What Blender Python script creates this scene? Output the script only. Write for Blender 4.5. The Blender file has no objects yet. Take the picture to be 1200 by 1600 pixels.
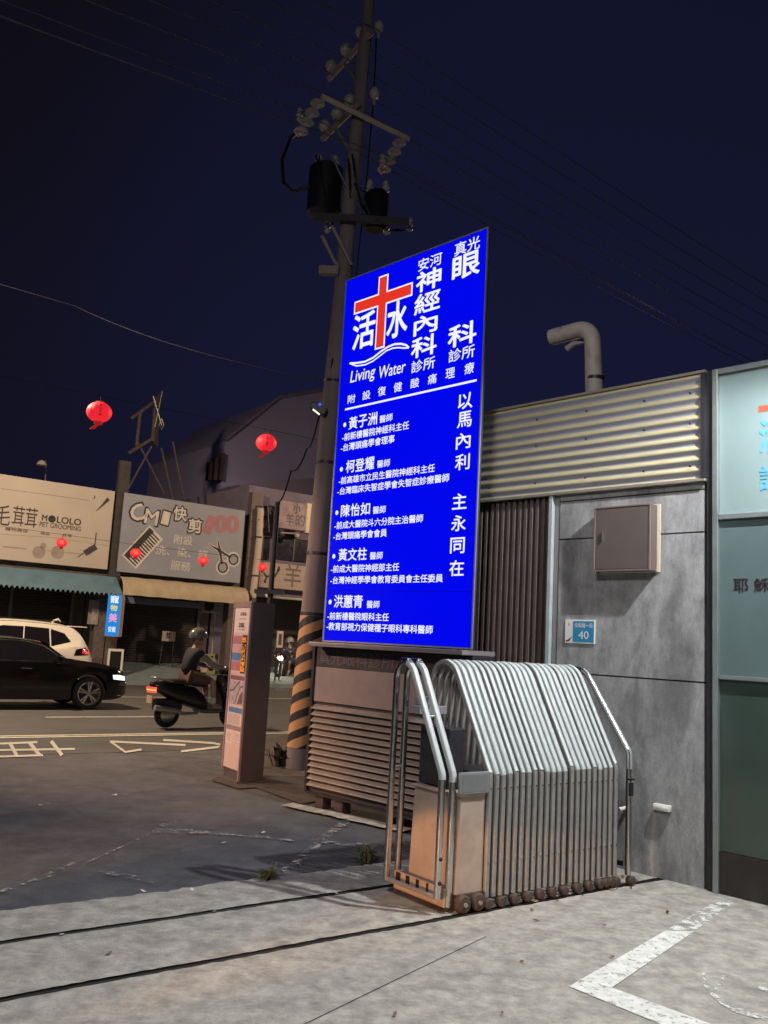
import bpy, bmesh, math, random
import numpy as np
from mathutils import Vector, Matrix
random.seed(7)
S = bpy.context.scene
COL = S.collection
R_ = math.radians

# ------------------------------------------------------------------ camera
F_PX, HOR, SLOPE, EYE = 1380.0, 1009.0, 0.0555, 1.7
roll = math.atan(SLOPE)
pitch = math.atan((HOR - 800) * math.cos(roll) / F_PX)
FWD = np.array([0, math.cos(pitch), math.sin(pitch)])
_R0 = np.array([1.0, 0, 0]); _U0 = np.cross(_R0, FWD)
EX = math.cos(roll) * _R0 + math.sin(roll) * _U0
EY = math.sin(roll) * _R0 - math.cos(roll) * _U0          # image down
CAM = np.array([0, 0, EYE])
cd = bpy.data.cameras.new('camera'); co = bpy.data.objects.new('camera', cd); COL.objects.link(co)
cd.sensor_fit = 'VERTICAL'; cd.sensor_height = 36; cd.lens = F_PX / 1600 * 36
cd.clip_start = 0.05; cd.clip_end = 2000
m = Matrix.Identity(4)
for i in range(3):
    m[i][0] = EX[i]; m[i][1] = -EY[i]; m[i][2] = -FWD[i]; m[i][3] = CAM[i]
co.matrix_world = m
S.camera = co

# ------------------------------------------------------------------ night sky
W = bpy.data.worlds.new('World'); S.world = W; W.use_nodes = True
nt = W.node_tree; nt.nodes.clear()
wo = nt.nodes.new('ShaderNodeOutputWorld'); bg = nt.nodes.new('ShaderNodeBackground')
tc = nt.nodes.new('ShaderNodeTexCoord'); sx = nt.nodes.new('ShaderNodeSeparateXYZ')
rp = nt.nodes.new('ShaderNodeValToRGB')
nt.links.new(tc.outputs['Generated'], sx.inputs[0]); nt.links.new(sx.outputs['Z'], rp.inputs[0])
e = rp.color_ramp.elements
e[0].position = 0.0; e[0].color = (.0135, .0115, .026, 1)
e[1].position = 0.62; e[1].color = (.0046, .0041, .0078, 1)
for p_, c_ in ((.12, (.0070, .0064, .0168, 1)), (.30, (.0060, .0056, .0138, 1)), (.46, (.0050, .0046, .0100, 1))):
    q = e.new(p_); q.color = c_
gd = nt.nodes.new('ShaderNodeVectorMath'); gd.operation = 'DOT_PRODUCT'; gd.inputs[1].default_value = (.16, .93, .33)
nt.links.new(tc.outputs['Generated'], gd.inputs[0])
gm = nt.nodes.new('ShaderNodeMapRange'); gm.interpolation_type = 'SMOOTHERSTEP'; gm.inputs[1].default_value = .80; gm.inputs[2].default_value = 1.0; nt.links.new(gd.outputs['Value'], gm.inputs[0])
ga = nt.nodes.new('ShaderNodeMix'); ga.data_type = 'RGBA'; ga.blend_type = 'ADD'; ga.inputs[7].default_value = (.0016, .0030, .016, 1)      # blue glare around the lit sign, put into the sky colour
nt.links.new(gm.outputs[0], ga.inputs[0]); nt.links.new(rp.outputs[0], ga.inputs[6]); nt.links.new(ga.outputs[2], bg.inputs[0]); bg.inputs[1].default_value = 1.0
nt.links.new(bg.outputs[0], wo.inputs[0])
S.view_settings.view_transform = 'Standard'; S.view_settings.look = 'None'
S.view_settings.exposure = 0; S.view_settings.gamma = 1

# ------------------------------------------------------------------ frames: street direction and wall direction
AR, AW = R_(36.7), R_(-45.7)
RD = np.array([math.cos(AR), math.sin(AR), 0]); RP = np.array([-math.sin(AR), math.cos(AR), 0])     # along street / across it
WD = np.array([-math.cos(AW), -math.sin(AW), 0]); WN = np.array([.716, .698, 0])
def RF(x, y, z=0): return RD * x + RP * y + np.array([0, 0, z])
def ray(px, py): return FWD * F_PX + EX * (px - 600) + EY * (py - 800)
def ground(px, py, z=0.0):
    d = ray(px, py); return CAM + d * ((z - EYE) / d[2])
def depth_pt(px, py, y):
    d = ray(px, py); return CAM + d * (y / d[1])
class Plane:
    """vertical plane through P0; local x runs along rot, local z is up"""
    def __init__(s, P0, rot):
        s.P = np.array([P0[0], P0[1], 0.0]); s.rot = rot
        s.x = np.array([math.cos(rot), math.sin(rot), 0]); s.n = np.array([-math.sin(rot), math.cos(rot), 0])
    def uv(s, px, py):
        d = ray(px, py); P = CAM + d * (((s.P - CAM) @ s.n) / (d @ s.n))
        return float((P - s.P) @ s.x), float(P[2])
def flood(name, kind, loc, power, col, target=None, size=.3, spot=None, blend=.3):
    L = bpy.data.lights.new(name, kind); L.energy = power; L.color = col
    if kind == 'AREA': L.size = size
    else: L.shadow_soft_size = size
    if spot: L.spot_size = R_(spot); L.spot_blend = blend
    o = bpy.data.objects.new(name, L); COL.objects.link(o); o.location = loc
    if target is not None:
        o.rotation_euler = (Vector(target) - Vector(loc)).to_track_quat('-Z', 'Y').to_euler()
    return o
# white floodlight on the glass screen, soft white fill added behind to brighten the yard, warm street lamps, warm low lamp of a waiting vehicle
flood('screen_floodlight', 'SPOT', (2.95, 5.51, 4.59), 1350, (.96, .98, 1.0), (1.2, 4.5, 0), .09, 172, .35)
flood('yard_fill', 'AREA', (-1.8, .5, 6.4), 280, (1.0, .96, .94), (-1.2, 6.0, 0), 1.2)
flood('street_lamp_warm', 'SPOT', tuple(RF(2, 19, 9)), 6000, (1.0, .74, .50), tuple(RF(10, 22, 0)), .35, 150, .6)
flood('street_lamp_far', 'SPOT', tuple(RF(24, 19.5, 9)), 4200, (1.0, .70, .46), tuple(RF(16, 22, 0)), .35, 150, .6)
flood('street_lamp_near', 'SPOT', tuple(RF(-3, 13.5, 6)), 3600, (1.0, .66, .50), tuple(RF(5.6, 10.2, .9)), .3, 40, .7)
flood('vehicle_lamp', 'SPOT', tuple(RF(-1.5, 3.4, .5)), 1100, (1.0, .46, .17), tuple(RF(4.0, 4.66, .14)), .05, 10.5, .45)
flood('vehicle_lamp_other', 'SPOT', tuple(RF(-1.5, 5.3, .5)), 900, (1.0, .46, .17), tuple(RF(5.2, 8.8, .0)), .08, 24, .6)

# ------------------------------------------------------------------ materials
def lin(r, g, b):
    f = lambda c: c / 12.92 if c <= .04045 else ((c + .055) / 1.055) ** 2.4
    return tuple(f(v / 255) for v in (r, g, b)) + (1,)
def M(name, col, rough=.6, metal=0.0, var=.12, scale=6.0, bump=0.0, bscale=40.0, stretch=None, stain=0.0, sscale=1.2, spec=.5, nr=.65, emit=None, estr=0.0, dirt=(0.02, .018, .016)):
    mt = bpy.data.materials.new(name); mt.use_nodes = True
    n = mt.node_tree.nodes; l = mt.node_tree.links; b = n['Principled BSDF']
    b.inputs['Roughness'].default_value = rough; b.inputs['Metallic'].default_value = metal
    b.inputs['Specular IOR Level'].default_value = spec
    tc = n.new('ShaderNodeTexCoord'); mp = n.new('ShaderNodeMapping'); l.new(tc.outputs['Object'], mp.inputs[0])
    if stretch: mp.inputs['Scale'].default_value = stretch
    a = n.new('ShaderNodeTexNoise'); a.inputs['Scale'].default_value = scale; a.inputs['Detail'].default_value = 8; a.inputs['Roughness'].default_value = nr
    l.new(mp.outputs[0], a.inputs[0])
    r = n.new('ShaderNodeMapRange'); r.inputs[1].default_value = .3; r.inputs[2].default_value = .7
    r.inputs[3].default_value = 1 - var; r.inputs[4].default_value = 1 + var; l.new(a.outputs[0], r.inputs[0])
    mx = n.new('ShaderNodeMix'); mx.data_type = 'RGBA'; mx.blend_type = 'MULTIPLY'; mx.inputs[0].default_value = 1
    mx.inputs[6].default_value = tuple(col[:3]) + (1,); l.new(r.outputs[0], mx.inputs[7])
    last = mx.outputs[2]
    if stain:
        t = n.new('ShaderNodeTexNoise'); t.inputs['Scale'].default_value = sscale; t.inputs['Detail'].default_value = 6; t.inputs['Distortion'].default_value = .6
        l.new(mp.outputs[0], t.inputs[0])
        c = n.new('ShaderNodeMapRange'); c.inputs[1].default_value = .50; c.inputs[2].default_value = .72; c.inputs[4].default_value = stain
        l.new(t.outputs[0], c.inputs[0])
        m2 = n.new('ShaderNodeMix'); m2.data_type = 'RGBA'; l.new(c.outputs[0], m2.inputs[0]); l.new(last, m2.inputs[6]); m2.inputs[7].default_value = tuple(dirt) + (1,)
        last = m2.outputs[2]
    l.new(last, b.inputs['Base Color'])
    rr = n.new('ShaderNodeMapRange'); rr.inputs[3].default_value = max(.02, rough - .1); rr.inputs[4].default_value = min(1, rough + .1)
    l.new(a.outputs[0], rr.inputs[0]); l.new(rr.outputs[0], b.inputs['Roughness'])
    if bump:
        t = n.new('ShaderNodeTexNoise'); t.inputs['Scale'].default_value = bscale; t.inputs['Detail'].default_value = 5; l.new(mp.outputs[0], t.inputs[0])
        bp = n.new('ShaderNodeBump'); bp.inputs['Strength'].default_value = bump; bp.inputs['Distance'].default_value = .02
        l.new(t.outputs[0], bp.inputs['Height']); l.new(bp.outputs[0], b.inputs['Normal'])
    if emit:
        b.inputs['Emission Color'].default_value = tuple(emit[:3]) + (1,); b.inputs['Emission Strength'].default_value = estr
    return mt
def worn(name, col, cover=.5, scale=9, rough=.8):
    """paint with bare gaps worn through it"""
    mt = M(name, col, rough, var=.2, scale=14)
    n = mt.node_tree.nodes; l = mt.node_tree.links; b = n['Principled BSDF']
    tc = n.new('ShaderNodeTexCoord'); t = n.new('ShaderNodeTexNoise'); t.inputs['Scale'].default_value = scale; t.inputs['Detail'].default_value = 10; t.inputs['Roughness'].default_value = .75
    l.new(tc.outputs['Object'], t.inputs[0])
    c = n.new('ShaderNodeMapRange'); c.inputs[1].default_value = 1 - cover - .04 if cover < 1 else 0; c.inputs[2].default_value = 1 - cover + .06
    l.new(t.outputs[0], c.inputs[0]); l.new(c.outputs[0], b.inputs['Alpha'])
    return mt
def glow(name, col, s=1.0):
    mt = bpy.data.materials.new(name); mt.use_nodes = True
    n = mt.node_tree.nodes; l = mt.node_tree.links; b = n['Principled BSDF']
    b.inputs['Base Color'].default_value = (0, 0, 0, 1); b.inputs['Roughness'].default_value = .6; b.inputs['Specular IOR Level'].default_value = .04
    b.inputs['Emission Color'].default_value = tuple(col[:3]) + (1,); b.inputs['Emission Strength'].default_value = s
    return mt
m_slab = M('slab_concrete', (.345, .322, .282), .85, var=.48, scale=7.5, nr=.78, bump=.30, bscale=70, stain=.52, sscale=5.5, dirt=(.15, .14, .125))
m_asphalt = M('asphalt', (.090, .089, .096), .8, var=.50, scale=2.2, nr=.8, bump=.6, bscale=120, stain=.55, sscale=.55, dirt=(.10, .095, .09))
m_road = M('road_asphalt', (.088, .086, .086), .75, var=.18, scale=1.2, bump=.4, bscale=110)
m_paint = M('road_paint', (.58, .55, .47), .7, var=.25, scale=12)
m_paint_worn = worn('worn_road_paint', (.36, .34, .31), .47, 11)
m_lot_paint = worn('white_lot_paint', (.66, .65, .61), .60, 20)
m_lot_faint = worn('faint_lot_paint', (.58, .57, .53), .52, 14)
m_steel_dark = M('groove_steel', (.03, .027, .025), .55, .6, var=.3)
m_gap = M('dark_gap', (.012, .011, .011), .9)
m_wall = M('grey_render', (.285, .285, .288), .9, var=.55, scale=7.0, nr=.85, bump=.16, bscale=120, stretch=(1, 1, .45), stain=.85, sscale=2.3, dirt=(.07, .07, .073))
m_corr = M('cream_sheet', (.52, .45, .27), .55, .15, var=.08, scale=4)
m_slat = M('brown_slats', (.15, .115, .11), .45, .3, var=.15)
m_post_light = M('pale_post', (.50, .55, .56), .45, .3)
m_boxbrown = M('box_brown', (.125, .098, .094), .5, .1, var=.06)
m_cream = M('cream_rim', (.62, .52, .38), .55, var=.08)
m_white = M('white_plastic', (.75, .74, .70), .5, var=.04)
m_bluesign = M('plate_blue', (.035, .25, .46), .4, var=.05)
m_blackpaint = M('black_paint', (.012, .012, .013), .45)
m_darkmetal = M('dark_metal', (.045, .043, .05), .5, .5, var=.2)
m_steel = M('stainless', (.60, .58, .56), .24, 1.0, var=.06, scale=12)
m_steel2 = M('dull_steel', (.30, .29, .275), .42, .35, var=.14, scale=9)
m_sleeve = M('white_sleeve', (.43, .465, .46), .42, 0, var=.08, scale=15)
m_rust = M('rusty_caster', (.085, .058, .046), .8, .3, var=.4, scale=25)
m_motor = M('motor_casing', (.47, .37, .30), .5, .25, var=.10, scale=5, stain=.35, sscale=4, dirt=(.20, .13, .09))
m_screen_frame = M('aluminium_frame', (.30, .33, .33), .4, .6)
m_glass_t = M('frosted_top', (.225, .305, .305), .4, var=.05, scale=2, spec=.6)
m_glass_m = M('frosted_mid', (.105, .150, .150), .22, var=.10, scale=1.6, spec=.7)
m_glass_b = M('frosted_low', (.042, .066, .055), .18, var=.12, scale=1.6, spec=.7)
m_kick = M('kick_plate', (.022, .019, .018), .5, var=.3, stain=.3, sscale=5, dirt=(.06, .05, .045))
m_red = M('red_vinyl', (.62, .09, .05), .5)
m_bluevinyl = M('blue_vinyl', (.08, .36, .62), .5)
m_darkvinyl = M('maroon_vinyl', (.02, .010, .014), .5)
m_pole = M('pole_concrete', (.19, .155, .15), .85, var=.22, scale=5, stretch=(1, 1, .2), bump=.2)
m_porcelain = M('porcelain', (.36, .33, .31), .3)
m_hide_y = M('warning_yellow', (.62, .30, .10), .55, var=.15)
m_louvre = M('louvre_metal', (.215, .185, .17), .5, .25, var=.15, scale=7)
m_cab_dark = M('cabinet_dark', (.075, .058, .062), .4, .2, var=.2)
m_cab_panel = M('cabinet_panel', (.30, .235, .225), .45, .1, var=.08)
m_ghost = M('faded_letter', (.135, .11, .115), .5)
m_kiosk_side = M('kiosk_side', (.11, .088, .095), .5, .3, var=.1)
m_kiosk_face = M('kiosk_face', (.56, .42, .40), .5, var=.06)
m_paper = M('paper', (.62, .52, .50), .6, var=.06)
m_blue_e = glow('sign_blue', (.0, .002, .84), 1.0)
m_white_e = glow('sign_white', (.93, .95, 1.0), .98)
m_red_e = glow('sign_red', (.80, .035, .018), 1.0)

# ------------------------------------------------------------------ building helpers
class MB:
    def __init__(s): s.b = bmesh.new()
    def box(s, x0, x1, y0, y1, z0, z1, bev=0, mat=None):
        r = bmesh.ops.create_cube(s.b, size=1)
        vs = r['verts']
        for v in vs:
            v.co = Vector((x0 + (v.co.x + .5) * (x1 - x0), y0 + (v.co.y + .5) * (y1 - y0), z0 + (v.co.z + .5) * (z1 - z0)))
        if bev:
            es = list({e for v in vs for e in v.link_edges})
            g = bmesh.ops.bevel(s.b, geom=es, offset=bev, segments=2, affect='EDGES', profile=.5)
            vs = list({v for f in g['faces'] for v in f.verts} | {v for v in vs if v.is_valid})
        if mat is not None:
            bmesh.ops.transform(s.b, matrix=mat, verts=vs)
        return s
    def tube(s, pts, r, seg=10, closed=False, cap=True, sq=1.0, ex=1.0):
        pw = lambda c: math.copysign(abs(c) ** ex, c)
        pts = [Vector(p) for p in pts]; n = len(pts); rings = []
        rad = r if isinstance(r, (list, tuple)) else [r] * n
        up = None
        for i, p in enumerate(pts):
            a = pts[i - 1] if i > 0 or closed else p
            c = pts[(i + 1) % n] if i < n - 1 or closed else p
            t = (c - a).normalized()
            if up is None:
                up = Vector((0, 0, 1)) if abs(t.z) < .9 else Vector((1, 0, 0))
            side = t.cross(up).normalized(); up = side.cross(t).normalized()
            rings.append([s.b.verts.new(p + (side * pw(math.cos(2 * math.pi * k / seg)) + up * pw(math.sin(2 * math.pi * k / seg)) * sq) * rad[i]) for k in range(seg)])
        for i in range(n if closed else n - 1):
            A, B = rings[i], rings[(i + 1) % n]
            for k in range(seg):
                s.b.faces.new((A[k], A[(k + 1) % seg], B[(k + 1) % seg], B[k]))
        if cap and not closed:
            s.b.faces.new(rings[0][::-1]); s.b.faces.new(rings[-1])
        return s
    def cyl(s, a, b, r, r2=None, seg=14): return s.tube([a, b], [r, r if r2 is None else r2], seg)
    def lathe(s, prof, c=(0, 0, 0), seg=20, ax='z', lobes=0, amp=0):
        rings = []
        for (r, h) in prof:
            ring = []
            for k in range(seg):
                t = 2 * math.pi * k / seg; rr = r * (1 + amp * math.cos(lobes * t)) if lobes else r
                x, y = rr * math.cos(t), rr * math.sin(t)
                p = (x, y, h) if ax == 'z' else ((x, h, y) if ax == 'y' else (h, x, y))
                ring.append(s.b.verts.new(Vector(p) + Vector(c)))
            rings.append(ring)
        for A, B in zip(rings, rings[1:]):
            for k in range(seg):
                s.b.faces.new((A[k], A[(k + 1) % seg], B[(k + 1) % seg], B[k]))
        s.b.faces.new(rings[0]); s.b.faces.new(rings[-1][::-1])
        return s
    def prism(s, pts, y0, y1):
        """polygon given in (x, z), extruded from y0 to y1"""
        A = [s.b.verts.new((x, y0, z)) for x, z in pts]; B = [s.b.verts.new((x, y1, z)) for x, z in pts]
        s.b.faces.new(A); s.b.faces.new(B[::-1]); n = len(pts)
        for i in range(n): s.b.faces.new((A[i], B[i], B[(i + 1) % n], A[(i + 1) % n]))
        return s
    def grid(s, P):
        V = [[s.b.verts.new(p) for p in row] for row in P]
        for a, b in zip(V, V[1:]):
            for i in range(len(a) - 1): s.b.faces.new((a[i], a[i + 1], b[i + 1], b[i]))
        return s
    def poly(s, pts):
        s.b.faces.new([s.b.verts.new(p) for p in pts]); return s
    def stroke(s, pts, w, y=0.0, th=.004):
        """thick flat line in (x, z), standing proud of y"""
        pts = [Vector((p[0], p[1])) for p in pts]; L, Rr = [], []
        for i, p in enumerate(pts):
            a = pts[max(0, i - 1)]; c = pts[min(len(pts) - 1, i + 1)]; t = (c - a).normalized(); nn = Vector((-t.y, t.x))
            ww = w[i] if isinstance(w, (list, tuple)) else w
            L.append(p + nn * ww / 2); Rr.append(p - nn * ww / 2)
        for i in range(len(pts) - 1):
            q = [L[i], Rr[i], Rr[i + 1], L[i + 1]]
            s.poly([(v.x, y, v.y) for v in q])
        return s
    def build(s, name, mat, parent=None, smooth=None, loc=None, rot=None):
        bmesh.ops.recalc_face_normals(s.b, faces=s.b.faces[:])
        me = bpy.data.meshes.new(name); s.b.to_mesh(me); s.b.free()
        return link(name, me, mat, parent, smooth, loc, rot)
def link(name, me, mat, parent=None, smooth=None, loc=None, rot=None):
    if mat: me.materials.clear(); me.materials.append(mat)
    if smooth is not None:
        me.shade_smooth() if smooth is True else None
        if smooth is not True and len(me.polygons):
            me.shade_smooth()
            try: me.set_sharp_from_angle(angle=R_(smooth))
            except Exception: pass
    o = bpy.data.objects.new(name, me); COL.objects.link(o)
    if parent: o.parent = parent
    if loc is not None: o.location = loc
    if rot is not None: o.rotation_euler = (0, 0, rot)
    return o
def thing(name, label, cat, loc=(0, 0, 0), rot=0, group=None):
    o = bpy.data.objects.new(name, None); COL.objects.link(o); o.empty_display_size = .1
    o.location = tuple(loc); o.rotation_euler = (0, 0, rot)
    return tag(o, label, cat, group)
def tag(o, label, cat, group=None):
    o['label'] = label; o['category'] = cat
    if group: o['group'] = group
    return o
def struct(o): o['kind'] = 'structure'; return o
def copy_tree(o, parent=None):
    c = o.copy(); COL.objects.link(c)
    if parent: c.parent = parent
    for ch in list(o.children): copy_tree(ch, c)
    return c
def fillet(pts, rad, seg=8):
    out = []
    pts = [Vector(p) for p in pts]
    for i, p in enumerate(pts):
        r = rad[i]
        if i in (0, len(pts) - 1) or not r: out.append(p); continue
        a = (pts[i - 1] - p).normalized(); b = (pts[i + 1] - p).normalized()
        ang = a.angle(b); d = r / math.tan(ang / 2)
        cen = p + (a + b).normalized() * (r / math.sin(ang / 2))
        A, B = p + a * d - cen, p + b * d - cen
        for k in range(seg + 1):
            t = k / seg; v = A.slerp(B, t) if A.angle(B) > 1e-4 else A
            out.append(cen + v.normalized() * r)
    return out
def text_mesh(s, bold=0.0, shear=0.0, res=3):
    cu = bpy.data.curves.new('t', 'FONT'); cu.body = s; cu.resolution_u = res; cu.offset = bold; cu.shear = shear
    cu.align_x = 'LEFT'; cu.size = 1
    o = bpy.data.objects.new('t', cu); COL.objects.link(o)
    dg = bpy.context.evaluated_depsgraph_get(); me = bpy.data.meshes.new_from_object(o.evaluated_get(dg))
    bpy.data.objects.remove(o); bpy.data.curves.remove(cu)
    return me
def text_into(mb, s, cx, cz, w, h, y=0.0, bold=0.0, shear=0.0, fn=None, res=3, rot=0.0):
    """lettering centred at (cx, cz), stretched to w by h, on the plane y; fn may bend it on to a curved face"""
    me = text_mesh(s, 0.0, shear, res)
    if not len(me.vertices): return
    a = np.array([v.co[:2] for v in me.vertices]); lo, hi = a.min(0), a.max(0); ext = np.maximum(hi - lo, 1e-4)
    a = ((a - lo) / ext - .5) * np.array([w, h])
    c_, s_ = math.cos(rot), math.sin(rot)
    q = bold * h * .8
    for j, (du, dv) in enumerate(((0, 0), (q, 0), (-q, 0), (0, q), (0, -q), (q * .7, q * .7), (-q * .7, q * .7), (q * .7, -q * .7), (-q * .7, -q * .7)) if q else ((0, 0),)):
        vs = []
        for u, v in a:
            u, v = u * c_ - v * s_ + du, u * s_ + v * c_ + dv
            p = (cx + u, y - j * .00012, cz + v) if fn is None else fn(cx + u, cz + v)
            vs.append(mb.b.verts.new(p))
        for p in me.polygons:
            try: mb.b.faces.new([vs[i] for i in p.vertices])
            except ValueError: pass
        if fn is not None: break
    bpy.data.meshes.remove(me)
def put_text(mb, pl, s, px, py, w, h, y=-.004, bold=0.0, shear=0.0, per_char=False):
    """lettering whose centre and size are read off the plane of the sign"""
    (xa, _), (xb, _) = pl.uv(px - w / 2, py), pl.uv(px + w / 2, py)
    (_, za), (xc, zb) = pl.uv(px, py + h / 2), pl.uv(px, py - h / 2)
    cx, cz, ww, hh = (xa + xb) / 2, (za + zb) / 2, xb - xa, zb - za
    if per_char:
        n = len(s)
        for i, ch in enumerate(s):
            text_into(mb, ch, cx - ww / 2 + ww * (i + .5) / n, cz, ww / n * .9, hh, y, bold)
    else: text_into(mb, s, cx, cz, ww, hh, y, bold, shear)

# ================================================================== the setting
mb = MB(); mb.poly([(-250, -120, -.012), (250, -120, -.012), (250, 320, -.012), (-250, 320, -.012)])
struct(mb.build('ground', m_asphalt))
# carriageway, from the lot's far edge to the far kerb
mb = MB(); P = [RF(-90, 12.6, -.008), RF(120, 12.6, -.008), RF(120, 28.2, -.008), RF(-90, 28.2, -.008)]; mb.poly(P)
struct(mb.build('road', m_road))
# the yard slab with two steel channels for the gate, edge chipped where it meets the asphalt
def ragged(x0, x1, y, amp, n=140):
    return [RF(x0 + (x1 - x0) * i / n, y + random.uniform(-amp, amp) + amp * 1.5 * math.sin(i * .35), 0) for i in range(n + 1)]
mb = MB()
def rag_row(y, amp, x0=-12, x1=6.9, n=420):
    return [RF(x0 + (x1 - x0) * i / n, y + random.uniform(-amp, amp) * (3 if random.random() < .06 else 1) + amp * .8 * math.sin(i * .21), 0) for i in range(n + 1)]
def far_row(y, x0=-12, x1=6.9, n=420): return [RF(x0 + (x1 - x0) * i / n, y, 0) for i in range(n + 1)]
mb.grid([far_row(-30), far_row(4.2), rag_row(4.442, .0045)]); mb.grid([rag_row(4.503, .0045), rag_row(5.213, .0045)]); mb.grid([rag_row(5.274, .0045), rag_row(5.80, .014)])
for (y0, y1) in ((-30, 4.442), (4.503, 5.213), (5.274, 5.80)):
    mb.poly([RF(6.9, y0), RF(30, y0), RF(30, y1), RF(6.9, y1)])
struct(mb.build('yard_slab', m_slab))
mb = MB()
for y in (4.47, 5.243):
    mb.poly([RF(-40, y - .04, -.009), RF(30, y - .04, -.009), RF(30, y + .04, -.009), RF(-40, y + .04, -.009)])
    mb.tube([RF(-40, y, -.006), RF(30, y, -.006)], .006, 6)
struct(mb.build('gate_rail', m_steel_dark))
# saw-cut joint across the slab
STRIP = [0]
def px_strip(mb, pts, wpx, z=.004):
    STRIP[0] = (STRIP[0] + 1) % 12; z += STRIP[0] * .00025
    """a painted stroke read off the ground"""
    L, Rr = [], []
    pts = [np.array(p, float) for p in pts]
    for i, p in enumerate(pts):
        a, c = pts[max(0, i - 1)], pts[min(len(pts) - 1, i + 1)]; t = (c - a) / np.linalg.norm(c - a); nn = np.array([-t[1], t[0]])
        ww = wpx[i] if isinstance(wpx, (list, tuple)) else wpx
        L.append(ground(*(p + nn * ww / 2), z)); Rr.append(ground(*(p - nn * ww / 2), z))
    for i in range(len(pts) - 1): mb.poly([L[i], L[i + 1], Rr[i + 1], Rr[i]])
mb = MB(); px_strip(mb, [(430, 1622), (480, 1598), (620, 1530), (760, 1463)], [1.5, 1.4, 1.1, .9], .0015)
struct(mb.build('slab_joint', m_gap))
# white bay corner painted on the slab and traces of a round mark
mb = MB(); mb.poly([ground(*p, .004) for p in ((889, 1541), (1040, 1454), (1085, 1455), (956, 1543))])
mb.poly([ground(*p, .004) for p in ((889, 1541), (956, 1543), (1180, 1625), (1130, 1640))])
struct(mb.build('bay_marking', m_lot_paint))
mb = MB(); mb.poly([ground(*p, .004) for p in ((1041, 1453), (1122, 1406), (1150, 1408), (1086, 1454))])
px_strip(mb, [(1099, 1520), (1103, 1540), (1120, 1560), (1150, 1578), (1200, 1592)], [4, 6, 8, 8, 6])
px_strip(mb, [(1116, 1548), (1128, 1535), (1132, 1522)], 5); px_strip(mb, [(1186, 1542), (1200, 1548)], 5)
struct(mb.build('faint_marking', m_lot_faint))
# worn lines in the asphalt lot
mb = MB()
px_strip(mb, [(443, 1362), (480, 1334), (512, 1304), (545, 1281)], [12, 12, 10, 9], .002)
px_strip(mb, [(488, 1313), (535, 1318), (585, 1321)], 5, .002)
px_strip(mb, [(0, 1393), (50, 1376), (125, 1344)], 4, .002); px_strip(mb, [(45, 1380), (85, 1366)], 3, .002)
px_strip(mb, [(150, 1359), (240, 1376)], 6, .002); px_strip(mb, [(238, 1297), (320, 1300)], 6, .002); px_strip(mb, [(250, 1290), (276, 1284)], 4, .002)
px_strip(mb, [(380, 1306), (420, 1308)], 4, .002); px_strip(mb, [(60, 1258), (86, 1252)], 3, .002); px_strip(mb, [(175, 1243), (200, 1240)], 3, .002)
px_strip(mb, [(320, 1300), (460, 1313)], 3, .002); px_strip(mb, [(130, 1350), (240, 1300)], 2, .002)
struct(mb.build('worn_marking', m_paint_worn))
# concrete strip before the sign cabinet
mb = MB()
A0, A1 = ground(452, 1258), ground(640, 1299)
dv = (A1 - A0) / np.linalg.norm(A1 - A0); nv = np.array([dv[1], -dv[0], 0]) * -1
n_ = 40; rowa = [A0 + dv * (np.linalg.norm(A1 - A0) * i / n_) - nv * random.uniform(.10, .13) + np.array([0, 0, .012]) for i in range(n_ + 1)]
rowb = [A0 + dv * (np.linalg.norm(A1 - A0) * i / n_) + nv * .05 + np.array([0, 0, .02]) for i in range(n_ + 1)]
mb.grid([rowa, rowb]); struct(mb.build('kerb_strip', m_slab))
# verge under the pole and the information pillar
mb = MB()
pts = [(330, 1219), (348, 1209), (400, 1160), (440, 1150), (520, 1150), (560, 1240), (470, 1256), (400, 1230), (372, 1232)]
mb.poly([ground(*p, .001) for p in pts]); struct(mb.build('earth_verge', M('verge_earth', (.085, .068, .058), .9, var=.45, scale=9, bump=.7, bscale=60)))
# road markings
mb = MB()
for y in (14.47, 14.63 + .05):
    mb.poly([RF(-60, y - .07, .0), RF(90, y - .07, .0), RF(90, y + .07, .0), RF(-60, y + .07, .0)])
for k in range(-6, 9):
    x = 5.35 + k * 6.1
    mb.poly([RF(x, 17.55, 0), RF(x + 2.3, 17.55, 0), RF(x + 2.3, 17.67, 0), RF(x, 17.67, 0)])
mb.poly([RF(-60, 22.86, 0), RF(90, 22.86, 0), RF(90, 23.0, 0), RF(-60, 23.0, 0)])
struct(mb.build('lane_marking', m_paint))
mb = MB()
for st in ([(-4, 1162), (58, 1159.5)], [(-4, 1172), (60, 1171), (117, 1170)], [(-4, 1182), (67, 1180)], [(15, 1160), (27, 1182)], [(46, 1160), (62, 1180)], [(80, 1158), (97, 1180)]):
    px_strip(mb, st, 3.0 if abs(st[0][1] - st[-1][1]) < 6 else 5.5, -.003)
for st in ([(172, 1158), (196, 1175), (221, 1171)], [(172, 1158.5), (290, 1164)], [(255, 1156), (333, 1161)], [(333, 1161), (345, 1163.5), (341, 1167), (283, 1174)], [(416, 1170), (434, 1181)]):
    px_strip(mb, st, 3.0, -.003)
struct(mb.build('lane_lettering', m_paint))
# far pavement: kerb step and the ramp up into the arcades
m_ramp = M('pavement_paint', (.20, .25, .27), .8, var=.18, scale=3)
mb = MB(); mb.poly([RF(-60, 28.2, .12), RF(90, 28.2, .12), RF(90, 31.4, .62), RF(-60, 31.4, .62)])
mb.poly([RF(-60, 28.2, -.012), RF(90, 28.2, -.012), RF(90, 28.2, .12), RF(-60, 28.2, .12)])
mb.poly([RF(-60, 31.4, .62), RF(90, 31.4, .62), RF(90, 36, .64), RF(-60, 36, .64)])
struct(mb.build('far_pavement', m_ramp))

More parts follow.
